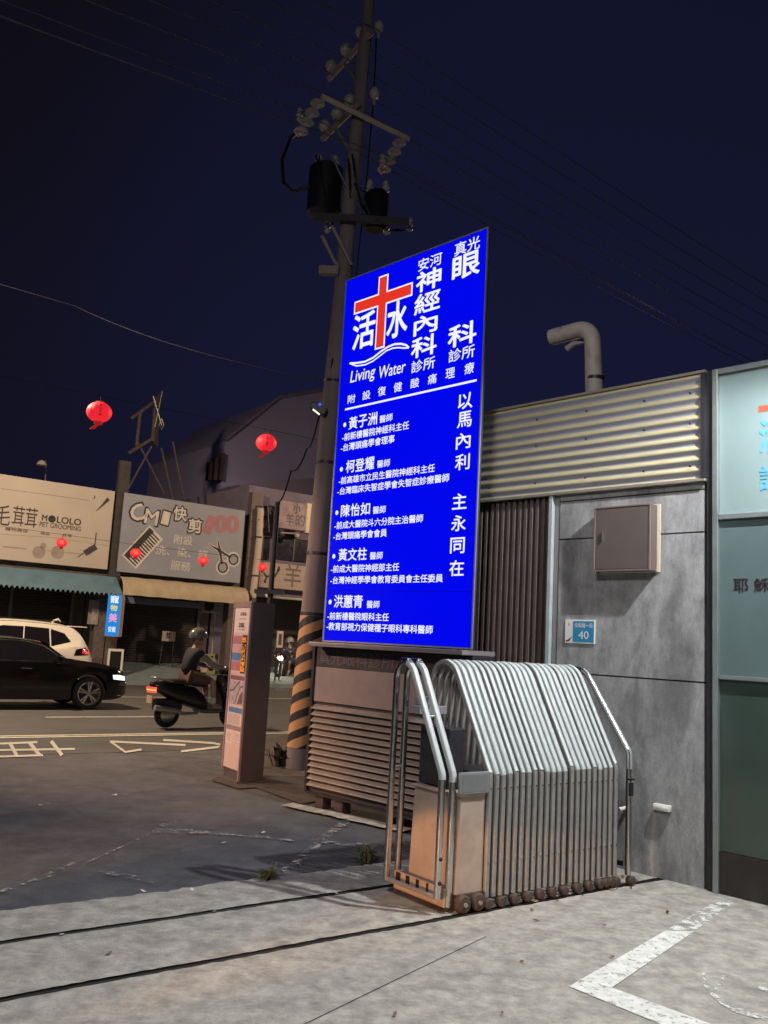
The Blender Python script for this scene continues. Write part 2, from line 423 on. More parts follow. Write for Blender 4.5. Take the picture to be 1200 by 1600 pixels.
# ================================================================== clinic building on the right
WL = ground(1120, 1394); PW = Plane(WL, AW)            # local x to the right, y into the building
bld = thing('clinic_building', 'grey rendered single storey building with cream corrugated band and brown slatted bay beside the gate', 'building', tuple(WL), AW)
mb = MB()
mb.box(-3.4, .30, .06, 4.6, 0, 3.9)
mb.build('core', M('dark_joint', (.03, .03, .032), .9), bld)
mb = MB()     # rendered slabs with open joints
xs = (-1.49, -.10)
for z0, z1 in ((0, 1.545), (1.557, 2.748), (2.76, 3.10), (3.112, 3.19)):
    mb.box(xs[0], xs[1], 0, .059, z0, z1)
mb.build('wall', m_wall, bld)
mb = MB(); mb.box(-1.545, -1.50, .005, .059, 0, 3.19); mb.build('jamb', M('jamb_grey', (.20, .20, .21), .7), bld)
mb = MB(); mb.box(-1.595, -1.553, -.035, .02, 0, 3.17, .004); mb.build('corner_post', m_post_light, bld)
mb = MB()
for i in range(17):
    x = -2.72 + i * .068
    mb.box(x, x + .034, .0, .045, .02, 3.16, .004)
mb.box(-2.75, -1.60, .046, .058, 0, 3.16)
mb.build('slatted_shutter', m_slat, bld)
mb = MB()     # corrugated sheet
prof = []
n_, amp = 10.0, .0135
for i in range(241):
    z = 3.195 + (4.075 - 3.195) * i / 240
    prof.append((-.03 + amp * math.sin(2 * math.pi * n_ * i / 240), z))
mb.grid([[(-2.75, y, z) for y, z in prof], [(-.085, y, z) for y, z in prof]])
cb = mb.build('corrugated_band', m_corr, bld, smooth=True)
n = m_corr.node_tree.nodes; l = m_corr.node_tree.links        # lit cream upper rib faces and shaded blue grey lower ones, painted in
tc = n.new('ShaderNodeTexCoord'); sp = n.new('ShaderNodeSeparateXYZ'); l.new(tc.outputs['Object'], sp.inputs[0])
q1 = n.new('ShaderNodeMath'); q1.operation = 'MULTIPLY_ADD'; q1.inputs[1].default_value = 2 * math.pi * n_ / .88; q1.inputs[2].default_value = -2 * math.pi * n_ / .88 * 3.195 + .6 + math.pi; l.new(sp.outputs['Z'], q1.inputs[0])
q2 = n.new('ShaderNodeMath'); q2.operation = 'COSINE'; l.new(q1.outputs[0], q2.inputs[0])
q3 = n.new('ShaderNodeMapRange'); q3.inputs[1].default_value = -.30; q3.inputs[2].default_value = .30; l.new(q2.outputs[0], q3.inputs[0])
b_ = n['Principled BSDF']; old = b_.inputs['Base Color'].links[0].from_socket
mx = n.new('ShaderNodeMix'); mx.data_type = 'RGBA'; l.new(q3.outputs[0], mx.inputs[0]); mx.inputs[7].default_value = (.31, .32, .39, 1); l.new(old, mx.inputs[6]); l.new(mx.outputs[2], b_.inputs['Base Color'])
mb = MB()
for x in (-2.3, -1.75, -1.2, -.62, -.2):
    for z in (3.30, 3.66, 3.92): mb.lathe([(.011, .004), (.010, -.004), (.004, -.007)], (x, -.049, z), 8, 'y')
mb.build('screw_heads', m_darkmetal, bld)
mb = MB(); mb.box(-2.78, -.07, -.055, .3, 4.078, 4.10); mb.box(-2.78, -.075, -.052, -.0, 3.165, 3.192, .003); mb.build('flashing', M('flashing', (.30, .27, .22), .5, .3), bld)
mb = MB(); mb.box(-.105, -.0705, -.058, .028, 3.193, 4.076); mb.build('end_trim', m_darkmetal, bld)
mb = MB(); mb.box(-.085, -.02, .03, .058, 0, 4.1); mb.build('corner_gap', m_gap, bld)
mb = MB(); mb.box(-.068, -.028, -.02, .028, 0, 4.09, .003); mb.build('dark_post', m_darkmetal, bld)
mb = MB(); mb.box(-3.4, .30, .31, 4.6, 3.91, 4.0); mb.build('roof', M('roof_sheet', (.12, .12, .13), .7), bld)
# gooseneck vent on the roof
x0, z0 = PW.uv(930, 612)
def roofpt(px, py, off=.55):
    d = ray(px, py); Pp = WL + WN * off; t = ((Pp - CAM) @ WN) / (d @ WN); P = CAM + d * t
    return ((P - WL) @ PW.x, off, P[2])
vent = thing('vent_pipe', 'grey gooseneck vent pipe bent over the roof of the corrugated building', 'vent pipe', tuple(WL), AW)
path = fillet([roofpt(931, 640), roofpt(925, 510), roofpt(862, 527)], [0, .17, 0], 10)
path = [Vector((path[0].x, .55, 4.0))] + path
mb = MB(); mb.tube(path, .083, 18); mb.build('pipe', M('vent_grey', (.50, .44, .40), .6, .0, stain=.4, sscale=5), vent, 40)
mb = MB(); mb.lathe([(.088, 0), (.088, .03)], (path[0].x - .01, .55, 4.42), 18); mb.build('joint_ring', m_darkmetal, vent, 40)
rodp = [roofpt(918, 640, .5), roofpt(916, 535, .5), roofpt(898, 537, .5), roofpt(886, 545, .5)]; rodp = [(rodp[0][0], .5, 4.0)] + rodp[1:]
mb = MB(); mb.tube(rodp, [.016, .016, .03, .035], 8); mb.build('pipe_bracket', m_porcelain, vent, 40)
# brown meter box
bx0, bz1 = PW.uv(941, 797); bx1, bz0 = PW.uv(1031, 893)
box = thing('meter_box', 'square brown meter box with cream rim on the grey wall', 'meter box', tuple(WL), AW)
D = .12
mb = MB(); mb.box(bx0, bx1 - .02, -D, -.0125, bz0, bz1, .004); mb.build('body', m_boxbrown, box)
mb = MB(); mb.box(bx0 - .006, bx1 + .006, -.012, -.001, bz0 - .006, bz1 + .012, .002); mb.build('rim', m_cream, box)
mb = MB()
for a in ((bx0 - .004, bx1 - .018, bz1 - .012, bz1 + .003), (bx0 - .004, bx0 + .014, bz0 + .012, bz1 - .013), (bx1 - .034, bx1 - .018, bz0 + .012, bz1 - .013), (bx0 - .004, bx1 - .018, bz0 - .003, bz0 + .011)): mb.box(a[0], a[1], -D - .012, -D - .0005, a[2], a[3], .002)
mb.build('lip', M('lip_tan', (.19, .14, .125), .5), box)
mb = MB(); mb.box(bx0 + .018, bx1 - .038, -D - .007, -D - .0005, bz0 + .016, bz1 - .017, .002); dr = mb.build('door', m_boxbrown, box)
mb = MB(); mb.box(bx0 + .075, bx0 + .09, -D - .022, -D - .0075, bz0 + .26, bz0 + .34, .003); mb.build('handle', m_steel, dr)
# number plate
def wall_rect(x0, y0, x1, y1):
    a = PW.uv(x0, y0); b = PW.uv(x1, y1); return a[0], b[0], b[1], a[1]
ax0, ax1, az0, az1 = PW.uv(884.5, 970)[0], PW.uv(930.5, 986)[0], PW.uv(907, 1005.5)[1], PW.uv(907, 968.5)[1]
pt = thing('address_plate', 'small blue and white house number plate reading 40 on the grey wall', 'number plate', tuple(WL), AW)
mb = MB(); mb.box(ax0, ax1, -.012, -.001, az0, az1, .002); mb.build('plate', m_white, pt)
xm = ax0 + (ax1 - ax0) * .27
mb = MB(); mb.poly([(xm, -.0135, az0 + .012), (ax1 - .008, -.0135, az0 + .012), (ax1 - .008, -.0135, az1 - .012), (xm, -.0135, az1 - .012)]); mb.build('blue_field', m_bluesign, pt)
mb = MB()
cx = (xm + ax1) / 2; hh = az1 - az0; ww = ax1 - xm
text_into(mb, '40', cx, az0 + hh * .36, ww * .46, hh * .33, -.0145, .01)
text_into(mb, '安和路一段', cx, az0 + hh * .76, ww * .82, hh * .20, -.0145, .01)
mb.build('lettering', m_white, pt)
mb = MB(); xa = ax0 + .012
mb.stroke([(xa, az0 + hh * .08), (xa + .03, az0 + hh * .12), (xm - .01, az0 + hh * .28)], [.012, .016, .004], -.0132)
text_into(mb, '台', (ax0 + xm) / 2, az1 - hh * .2, .02, .03, -.0132)
mb.build('emblem', m_blackpaint, pt)
# outlet cover low on the wall and a pipe stub
ox0, ox1, oz0, oz1 = wall_rect(1024, 1254, 1050, 1269)
so = thing('socket_box', 'small white weatherproof socket box low on the grey wall', 'socket', tuple(WL), AW)
mb = MB(); mb.box(ox0, ox1, -.045, -.001, oz0, oz1, .008); mb.build('cover', m_white, so, 40)
mb = MB(); mb.box(ox0 + .01, ox1 - .01, -.052, -.0455, oz0 + .012, oz1 - .012, .003); mb.build('lid', m_white, so, 40)
px_, pz_ = PW.uv(980, 1262)
st = thing('pipe_stub', 'short white pipe stub sticking out of the wall behind the gate', 'pipe', tuple(WL), AW)
mb = MB(); mb.tube([(px_, 0, pz_), (px_, -.05, pz_), (px_ - .02, -.09, pz_ - .01)], .016, 10); mb.build('stub', m_white, st, 40)

# ================================================================== glass screen at the right edge
GL = thing('glass_screen', 'tall frosted teal glass screen in a grey metal frame at the edge of the yard', 'glass screen', tuple(WL), AW)
gx = PW.uv(1122, 1000)[0]
def gz(py): return PW.uv(1128, py)[1]
zt, zm1, zm2, zk = gz(578), gz(809), gz(1058), gz(1329)
g0, g1 = -.012, 4.2
mb = MB()
mb.box(g0, g0 + .045, -.05, .03, 0, zt, .004); mb.box(1.36, 1.405, -.05, .03, 0, zt - .046, .004); mb.box(2.77, 2.815, -.05, .03, 0, zt - .046, .004)
for (za, zb) in ((zt - .045, zt), (zm1 - .02, zm1 + .02), (zm2 - .016, zm2 + .016)):
    for a, b in ((g0 + .046, 1.359), (1.406, 2.769), (2.816, g1)): mb.box(a, b, -.045, .03, za, zb, .003)
mb.build('frame', m_screen_frame, GL)
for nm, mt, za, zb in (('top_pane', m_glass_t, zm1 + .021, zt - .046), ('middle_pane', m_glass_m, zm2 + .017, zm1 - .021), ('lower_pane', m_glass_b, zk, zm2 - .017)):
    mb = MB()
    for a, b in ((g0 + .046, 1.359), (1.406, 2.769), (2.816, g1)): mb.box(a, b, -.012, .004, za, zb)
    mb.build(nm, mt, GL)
mb = MB(); mb.box(g0 + .046, 1.359, -.03, .02, .005, zk - .004); mb.box(1.406, g1, -.03, .02, .005, zk - .004); mb.build('kick_plate', m_kick, GL)
def gtext(s, px, py, w, h, mat, name, par, bold=0):
    mb = MB(); xa, za = PW.uv(px, py); 
    text_into(mb, s, xa, za, w, h, -.0155, bold); return mb.build(name, mat, par)
def gpos(px, py): return PW.uv(px, py)
xr, zr = gpos(1186, 640)
mb = MB(); mb.stroke([(xr, zr), (xr + .42, zr)], .05, -.0155); mb.stroke([(xr + .21, zr + .22), (xr + .21, zr - .5)], .05, -.0165); mb.build('logo_cross', m_red, GL)
xb, zb_ = gpos(1187, 683)
mb = MB(); text_into(mb, '活', xb + .09, zb_, .17, .27, -.0155, .02); text_into(mb, '水', xb + .37, zb_, .17, .27, -.0155, .02)
xc, zc = gpos(1188, 748); text_into(mb, '診所', xc + .17, zc, .34, .2, -.0155, .01); mb.build('logo_lettering', m_bluevinyl, GL)
x1, z1 = gpos(1159, 915); x2, z2 = gpos(1191, 914)
mb = MB(); text_into(mb, '耶', x1, z1, .115, .105, -.0155, .01); text_into(mb, '穌', x2, z2, .115, .105, -.0155, .01); mb.build('verse_lettering', m_darkvinyl, GL)
# the floodlight that stands on the screen's frame
fl = thing('floodlight', 'black floodlight on a bracket above the glass screen', 'floodlight', (2.95, 5.51, 4.59), AW)
mb = MB(); mb.box(-.16, .16, .05, .12, -.10, .14, .01); mb.build('housing', m_blackpaint, fl)
mb = MB(); mb.box(-.14, .14, .035, .049, -.08, .12); mb.build('lens', glow('lamp_white', (.9, .96, 1), 3), fl)
mb = MB(); mb.tube([(0, .12, .1), (0, .5, .1), (0, .82, -.10), (0, .82, -.52)], .02, 8); mb.build('arm', m_darkmetal, fl)

# ================================================================== sign cabinet and the big lit sign
LV = ground(470, 1257); PS = Plane(LV, AW)
def suv(px, py): return PS.uv(px, py)
sx0 = suv(523, 720)[0]; sx1 = suv(751, 690)[0]; sz0 = suv(616, 1008)[1]; sz1 = suv(658, 394)[1]
sx0 = (suv(547, 437)[0] + suv(499, 1000)[0]) / 2; sx1 = (suv(769, 352)[0] + suv(733, 1018)[0]) / 2
sz0 = 1.71; sz1 = 5.774
sg = thing('clinic_sign', 'tall backlit blue signboard with red cross and white Chinese lettering', 'lit sign', tuple(LV), AW)
mb = MB(); mb.box(sx0, sx1, .003, .025, sz0, sz1); mb.box(sx0 + .12, sx1 - .45, .026, .28, sz0 + .02, sz1 - .1); mb.build('casing', M('casing_grey', (.05, .05, .06), .5, .4), sg)
mb = MB(); zs = [sz0 + .014, 2.235, 3.30, sz1 - .012]
for za, zb in zip(zs, zs[1:]): mb.box(sx0 + .012, sx1 - .012, -.002, .0025, za + .0018, zb - .0018)
mb.build('light_panel', m_blue_e, sg)
mb = MB()
for a in ((sx0, sx0 + .012, sz0, sz1), (sx1 - .012, sx1, sz0, sz1), (sx0 + .012, sx1 - .012, sz1 - .012, sz1), (sx0 + .012, sx1 - .012, sz0, sz0 + .014)): mb.box(a[0], a[1], -.014, .0028, a[2], a[3])
mb.build('frame', M('sign_rim', (.40, .40, .44), .35, .6), sg)
Z3 = lambda x, y: (480 + x / 3.871, 340 + y / 3.871)
Z4 = lambda x, y: (490 + x / 3.81, 620 + y / 3.81)
def t3(mb, s, x, y, w, h, **k): put_text(mb, PS, s, *Z3(x, y), w / 3.871, h / 3.871, **k)
def t4(mb, s, x, y, w, h, **k): put_text(mb, PS, s, *Z4(x, y), w / 3.81, h / 3.81, **k)
# white outline of the cross, then the red cross
cxu = lambda x, y: suv(*Z3(x, y))
(ha, hz), (hb, hz2) = cxu(292, 553), cxu(632, 428)
(va, vz1), (vb, vz0) = cxu(468, 357), cxu(436, 785)
vxm = (va + vb) / 2; hzm = (hz + hz2) / 2 - .0
bw = .115; ow = .018
mb = MB()
mb.poly([(vxm - bw / 2 - ow, -.0035, vz0 - ow), (vxm + bw / 2 + ow, -.0035, vz0 - ow), (vxm + bw / 2 + ow, -.0035, vz1 + ow), (vxm - bw / 2 - ow, -.0035, vz1 + ow)])
mb.poly([(ha - ow, -.0042, hzm - bw / 2 - ow), (hb + ow, -.0042, hzm - bw / 2 - ow), (hb + ow, -.0042, hzm + bw / 2 + ow), (ha - ow, -.0042, hzm + bw / 2 + ow)])
mb.build('cross_outline', m_white_e, sg)
mb = MB()
mb.poly([(vxm - bw / 2, -.0055, vz0), (vxm + bw / 2, -.0055, vz0), (vxm + bw / 2, -.0055, vz1), (vxm - bw / 2, -.0055, vz1)])
mb.poly([(ha, -.0065, hzm - bw / 2), (hb, -.0065, hzm - bw / 2), (hb, -.0065, hzm + bw / 2), (ha, -.0065, hzm + bw / 2)])
mb.build('logo_cross', m_red_e, sg)
mb = MB()
t3(mb, '活', 345, 682, 128, 205, bold=.025); t3(mb, '水', 547, 614, 118, 210, bold=.028); mb.build('logo_lettering', m_white_e, sg); mb = MB()
up = [(258, 882), (300, 880), (350, 872), (400, 848), (445, 812), (490, 782), (530, 766), (570, 764), (600, 772), (617, 788)]
lo = [(617, 788), (590, 790), (555, 787), (520, 790), (480, 806), (440, 838), (400, 868), (355, 890), (300, 898), (258, 882)]
mb.stroke([cxu(*p) for p in up], .022, -.004); mb.stroke([cxu(*p) for p in lo], .016, -.0043); mb.build('wave_line', m_white_e, sg); mb = MB()
t3(mb, 'Living', 338, 958, 148, 92, bold=.006, shear=.12); t3(mb, 'Water', 517, 918, 158, 72, bold=.006, shear=.12)
mb.build('logo_lettering', m_white_e, sg)
for s, x, y, w, h, b in (('安河', 745, 268, 140, 72, .012), ('神', 737, 375, 145, 118, .035), ('經', 728, 510, 150, 116, .028), ('內', 718, 645, 138, 108, .035), ('科', 708, 777, 148, 118, .035), ('診所', 703, 890, 140, 72, .012),
                         ('真光', 970, 172, 150, 78, .012), ('眼', 963, 290, 160, 138, .035), ('科', 940, 706, 165, 128, .035), ('診所', 936, 822, 155, 76, .012)):
    mb = MB(); t3(mb, s, x, y, w, h, bold=b); mb.build('heading_lettering', m_white_e, sg)
mb = MB()
for s, x, y, w, h in (('附', 270, 1097, 44, 50), ('設', 360, 1074, 46, 52), ('復', 453, 1050, 46, 54), ('健', 550, 1025, 48, 56), ('酸', 653, 1001, 50, 56), ('痛', 758, 976, 52, 58), ('理', 867, 941, 54, 60), ('療', 982, 911, 56, 66)):
    t3(mb, s, x, y, w, h, bold=.012)
mb.build('service_lettering', m_white_e, sg)
a = cxu(230, 1172); b = cxu(1027, 972); mb = MB(); zz = (a[1] + b[1]) / 2
mb.stroke([(a[0], zz), (b[0], zz)], .022, -.004); mb.build('divider_line', m_white_e, sg)
for s, x, y in (('以', 905, 25), ('馬', 900, 135), ('內', 893, 262), ('利', 888, 388), ('主', 870, 622), ('永', 865, 752), ('同', 858, 885), ('在', 853, 1020)):
    if s in '以主': mb = MB()
    t4(mb, s, x, y, 84, 92, bold=.018)
    if s in '利在': mb.build('motto_lettering', m_white_e, sg)
for (bx_, by_), nm, (nx, ny, nw, nh), (tx, ty) in (((187, 167), '黃子洲', (300, 143, 180, 72), (430, 128)), ((167, 432), '柯登耀', (283, 405, 180, 74), (415, 397)), ((140, 690), '陳怡如', (255, 672, 186, 72), (390, 673)),
                                      ((122, 950), '黃文柱', (238, 938, 182, 72), (372, 946)), ((100, 1222), '洪蕙青', (213, 1218, 185, 74), (353, 1236))):
    u, v = suv(*Z4(bx_, by_)); mb = MB()
    mb.poly([(u + .024 * math.cos(k * .5236), -.004, v + .026 * math.sin(k * .5236)) for k in range(12)])
    t4(mb, nm, nx - 4, ny, nw * .95, nh, bold=.02, shear=.10, per_char=True); t4(mb, '醫師', tx + 3, ty, 76, 44, bold=.014); mb.build('name_lettering', m_white_e, sg)
for s, x, y, w, h in (('-前新樓醫院神經科主任', 371, 205, 392, 46), ('-台灣頭痛學會理事', 324, 277, 316, 46), ('-前高雄市立民生醫院神經科主任', 438, 462, 566, 46), ('-台灣臨床失智症學會失智症診療醫師', 477, 522, 660, 46),
                      ('-前成大醫院斗六分院主治醫師', 390, 745, 524, 46), ('-台灣頭痛學會會員', 279, 820, 316, 45), ('-前成大醫院神經部主任', 308, 1019, 404, 46), ('-台灣神經學學會教育委員會主任委員', 437, 1086, 668, 46),
                      ('-前新樓醫院眼科主任', 267, 1308, 364, 46), ('-教育部視力保健種子眼科專科醫師', 395, 1376, 632, 48)):
    mb = MB(); t4(mb, s, x, y, w, h, bold=.019); mb.build('roster_lettering', m_white_e, sg)

cab = thing('louvre_cabinet', 'low louvred metal cabinet below the blue sign with faded lettering', 'cabinet', tuple(LV), AW)
cx0, cx1 = suv(485, 1120)[0] + .02, sx1 - .01
mb = MB(); mb.box(sx0 - .05, sx1 + .02, -.16, .31, 1.655, 1.70, .006); mb.build('ledge', M('ledge_grey', (.30, .27, .28), .4, .4), cab)
mb = MB(); mb.box(cx0 + .01, cx1, .02, .29, .16, 1.653); mb.build('body', m_cab_dark, cab)
mb = MB(); mb.box(cx0 - .03, cx0 + .008, -.02, .30, .14, 1.653, .003); mb.box(cx1 + .002, cx1 + .035, -.02, .30, .14, 1.653, .003); mb.box(cx0 + .009, cx1, -.02, .019, .135, .158); mb.build('frame', m_darkmetal, cab)
zp1 = suv(560, 1050)[1]; zp0 = suv(560, 1104)[1]
mb = MB(); mb.box(cx0 + .012, cx1 - .003, .0, .019, zp1 + .02, 1.64); fr = mb.build('fascia', m_cab_dark, cab)
mb = MB(); put_text(mb, PS, '真光眼科診所', 558, 1030, 118, 24, y=-.002, bold=.004); mb.build('faded_lettering', m_ghost, cab)
mb = MB(); mb.box(cx0 + .012, cx1 - .003, .0, .019, zp0, zp1 + .017, .003); mb.build('blank_panel', m_cab_panel, cab)
mb = MB(); nsl = 13
for i in range(nsl):
    z = .20 + (zp0 - .03 - .20) * i / nsl; dz = (zp0 - .03 - .20) / nsl
    mb.grid([[(cx0 + .015, .016, z + dz), (cx1 - .005, .016, z + dz)], [(cx0 + .015, -.030, z + dz * .30), (cx1 - .005, -.030, z + dz * .30)], [(cx0 + .015, -.026, z + dz * .22), (cx1 - .005, -.026, z + dz * .22)]])
mb.build('louvres', m_louvre, cab)
for x in (cx0 + .12, cx0 + .42, cx1 - .2):
    mb = MB(); mb.box(x, x + .12, .02, .14, 0, .159, .004); mb.build('leg', m_cab_dark, cab)

# ================================================================== folding gate
GO = ground(758, 1420)
gate = thing('folding_gate', 'retractable stainless steel gate folded up on its track, white sleeved arches and motor head', 'gate', tuple(GO), AR)
def arch(x, kn=.872, top=1.612, wid=.640, yk=0.0, zb=.075, far=.075):
    return fillet([(x, yk, zb), (x, yk, kn), (x, .415, top), (x, wid, top), (x, wid, far)], [0, .10, .17, .135, 0], 7)
def frame(name, x, r=.0165, **k):
    p = arch(x, **k)
    mb = MB(); mb.tube(p, r, 16, sq=1.12, ex=.45); f = mb.build(name, m_steel2, gate, 40)
    return f, p
random.seed(3)
for i in range(22):
    x = i * .0632 + (.012 if i > 12 else 0)
    kz = random.uniform(-.006, .006)
    f, p = frame('arch_frame', x, kn=.872 + kz, top=1.612 + kz * .5)
    zc = .872 + random.choice([-.012, .004, .016, -.006])
    q = [Vector((x, 0, zc))] + [v for v in p if v.z > zc + .01 and v.y < .50]
    mb = MB(); mb.tube(q, .0182, 16, sq=1.12, ex=.45); mb.build('reflective_sleeve', m_sleeve, f, 50)
    mb = MB()
    for z in (.30, .78): mb.cyl((x, -.016, z), (x, -.021, z), .006, seg=6)
    mb.build('rivets', m_steel, f)
    if i % 2 == 0 or i > 18:
        mb = MB(); mb.lathe([(.012, -.045), (.03, -.042), (.036, -.03), (.036, .0), (.030, .012), (.012, .014)], (x, 0, .036), 14, 'y'); mb.build('caster', m_rust, f, 40)
        mb = MB(); mb.lathe([(.012, .60), (.03, .603), (.036, .61), (.036, .65), (.030, .66), (.012, .665)], (x, 0, .036), 12, 'y'); mb.build('caster', m_rust, f, 40)
# scissor links between the frames, seen inside the arches
for yy in (.05, .60):
    mb = MB()
    for i in range(0, 21):
        x = i * .0632
        mb.tube([(x, yy, .25), (x + .0632, yy, .75)], .006, 4); mb.tube([(x, yy, .75), (x + .0632, yy, .25)], .006, 4)
    mb.build('scissor_links', m_darkmetal, gate)
mb = MB(); mb.box(.02, 1.32, .14, .50, .12, .86); mb.build('gap_shade_box', M('gap_shade_box', (.10, .09, .095), .4, .5, var=.3), gate)  # box added inside the arches, coloured dark as the shade in the gaps
# closing frame at the wall end
f, p = frame('end_frame', 1.45, r=.019, kn=.985, top=1.60, yk=-.045, wid=.63); f.data.materials[0] = m_steel
mb = MB(); mb.tube([Vector((1.45, -.045, .86))] + [v for v in p if v.z > .9 and v.y < .45], .0225, 10); mb.build('reflective_sleeve', M('worn_sleeve', (.42, .44, .45), .35, .3), f, 50)
mb = MB(); mb.box(1.43, 1.47, -.075, -.05, .66, .76, .004); mb.box(1.425, 1.475, -.085, -.045, .78, .79); mb.build('latch', m_blackpaint, f)
mb = MB(); mb.lathe([(.012, -.045), (.03, -.042), (.036, -.03), (.036, .0), (.030, .012)], (1.47, -.04, .036), 14, 'y'); mb.build('caster', m_rust, f, 40)
# head unit: two open arches, motor casing, plate, base
HX = (-.305, -.40)
for k, hx in enumerate(HX):
    f, p = frame('head_arch', hx, r=.0185, kn=.88, top=1.605, yk=.035, wid=.575, zb=.04 if k == 0 else .10, far=.04 if k == 0 else .10)
    f.data.materials[0] = m_steel
    q = [Vector((hx, .035, .83 if k == 0 else .85))] + [v for v in p if v.z > .86 and v.y < .46]
    mb = MB(); mb.tube(q, .0195, 16, sq=1.12, ex=.45); mb.build('reflective_sleeve', m_sleeve, f, 50)
    if k == 1:
        mb = MB(); mb.tube([(hx, .035, .105), (hx, .575, .105)], .016, 8); mb.build('cross_tube', m_steel2, f, 40); mb = MB(); mb.tube([(hx, .575, .86), (hx + .095, .575, .86)], .012, 6); mb.build('cross_tube', m_steel2, f, 40); mb = MB(); mb.tube([(hx, .23, 1.24), (hx + .1, .23, 1.24)], .010, 6); mb.build('cross_tube', m_steel2, f, 40)
        mb = MB()
        for (y, z) in ((.595, .86), (.595, .35), (.014, .35), (.014, .20)): mb.lathe([(.012, -.006), (.014, 0), (.004, .006)], (hx, y, z), 8, 'y')
        mb.build('bolts', m_blackpaint, f)
mb = MB(); mb.box(-.335, -.322, .035, .575, .035, .155, .004); mb.box(-.321, -.28, .05, .09, .035, .155); mb.box(-.321, -.28, .53, .57, .035, .155); bp = mb.build('base_plate', m_motor, gate)
mb = MB()
for k in range(5): mb.box(-.3372, -.3355, .10 + k * .10, .112 + k * .11, .085, .15)
mb.build('slots', m_gap, bp)
mb = MB()
mb.prism([(-.265, .115), (-.025, .115), (-.025, .735), (-.245, .735)], .012, .50); mo = mb.build('motor_casing', m_motor, gate)
mb = MB(); mb.box(-.27, -.02, .005, .51, .7355, .75, .003); mb.build('casing_lid', m_motor, mo)
mb = MB(); mb.box(-.285, -.022, -.018, .004, .755, .895, .004); pl_ = mb.build('control_plate', M('control_plate', (.42, .43, .43), .35, .6), gate)
mb = MB(); mb.box(-.270, -.038, -.0215, -.0185, .77, .88, .001); mb.build('plate_rim', M('plate_face', (.34, .36, .36), .3, .6), pl_)
mb = MB(); mb.box(-.22, -.08, .18, .50, .76, 1.16, .01); mb.build('control_box', M('control_box', (.05, .047, .055), .28, .4), gate)
mb = MB(); mb.box(-.39, -.14, .31, .42, 1.245, 1.30, .004); mb.box(-.36, -.24, .33, .41, 1.301, 1.36, .008); mb.build('sensor', M('sensor_grey', (.22, .22, .24), .4), gate)
mb = MB(); mb.tube([(-.38, .02, 1.29 - .03), (-.38, .37, 1.30)] if False else [(-.375, .125, 1.0), (-.375, .285, 1.28)], .012, 8); mb.build('grab_bar', m_steel2, gate, 40)
for x in (-.215, -.085):
    mb = MB(); mb.lathe([(.02, -.028), (.050, -.026), (.058, -.014), (.058, .018), (.05, .028), (.02, .03)], (x, -.01, .058), 20, 'y'); w_ = mb.build('wheel', m_rust, gate, 40)
    mb = MB(); mb.lathe([(.004, -.041), (.014, -.039), (.016, -.029)], (x, -.01, .058), 12, 'y'); mb.build('hub', m_steel2, w_, 40)
mb = MB(); mb.box(-.25, -.02, .0, .03, .06, .114); mb.build('axle_bracket', m_rust, gate)
mb = MB()
for i in range(16):
    x = .05 + i * .1
    mb.box(x, x + .004, .08, .56, .1, .14)
mb.build('floor_bars', m_darkmetal, gate)

# ================================================================== information pillar (bus stop)
KA, KB, KC = ground(347, 1213), ground(373, 1223), ground(409, 1222)
kd = KB - KA; kr = math.atan2(kd[1], kd[0]); klen = float(np.linalg.norm(kd)); kdep = .315
ki = thing('bus_stop_pillar', 'bus stop pillar with route posters and orange digits beside the road', 'bus stop', tuple(KA), kr)
PK = Plane(KA, kr)
H = 2.14
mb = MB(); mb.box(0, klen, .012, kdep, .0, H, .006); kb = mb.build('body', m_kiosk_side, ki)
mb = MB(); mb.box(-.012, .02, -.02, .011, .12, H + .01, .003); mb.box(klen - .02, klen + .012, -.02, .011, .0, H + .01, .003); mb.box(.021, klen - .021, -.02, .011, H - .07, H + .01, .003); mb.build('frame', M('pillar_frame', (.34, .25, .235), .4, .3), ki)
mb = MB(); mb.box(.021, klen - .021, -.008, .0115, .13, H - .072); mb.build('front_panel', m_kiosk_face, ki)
mb = MB(); mb.box(-.05, klen + .05, -.05, kdep + .06, -.01, .018, .004); mb.build('foot', M('pillar_foot', (.09, .07, .06), .8), ki)
def zk(z): return .42 + (z - .12) * .87
def krect(fx0, fx1, z0, z1, mat, name, y=-.0105):
    z0, z1 = zk(z0), zk(z1)
    mb = MB(); a, b = .03 + fx0 * (klen - .06), .03 + fx1 * (klen - .06)
    mb.box(a, b, y, y + .0022, z0, z1); return mb.build(name, mat, ki)
krect(.02, .98, 1.66, 2.04, m_paper, 'header_sheet')
mb = MB()
for (s, fx, z, w, h) in (('公車站', .58, 1.93, .30, .05), ('安和路', .5, 1.77, .26, .06), ('二路口', .75, 1.62, .14, .025)):
    text_into(mb, s, .03 + fx * (klen - .06), zk(z), w * .6, h, -.0120, .01)
for k in range(3): text_into(mb, '台南市公車路線', klen * .52, zk(1.86 - k * .04 - (.07 if k else 0)), .2, .014, -.0120)
mb.build('lettering', M('dark_ink', (.05, .04, .045), .6), ki)
m_pinkp = M('pink_poster', (.42, .16, .20), .6, var=.2, scale=10); m_bluep = M('blue_poster', (.07, .17, .35), .6, var=.15); m_grey = M('map_grey', (.36, .30, .32), .6, var=.35, scale=14)
krect(.0, .60, 1.50, 1.62, m_pinkp, 'poster'); krect(.0, .60, 1.39, 1.49, M('pink_pale', (.50, .30, .32), .6, var=.2), 'poster'); krect(-.01, .60, 1.27, 1.38, m_bluep, 'poster'); krect(-.01, .60, 1.13, 1.26, m_pinkp, 'poster')
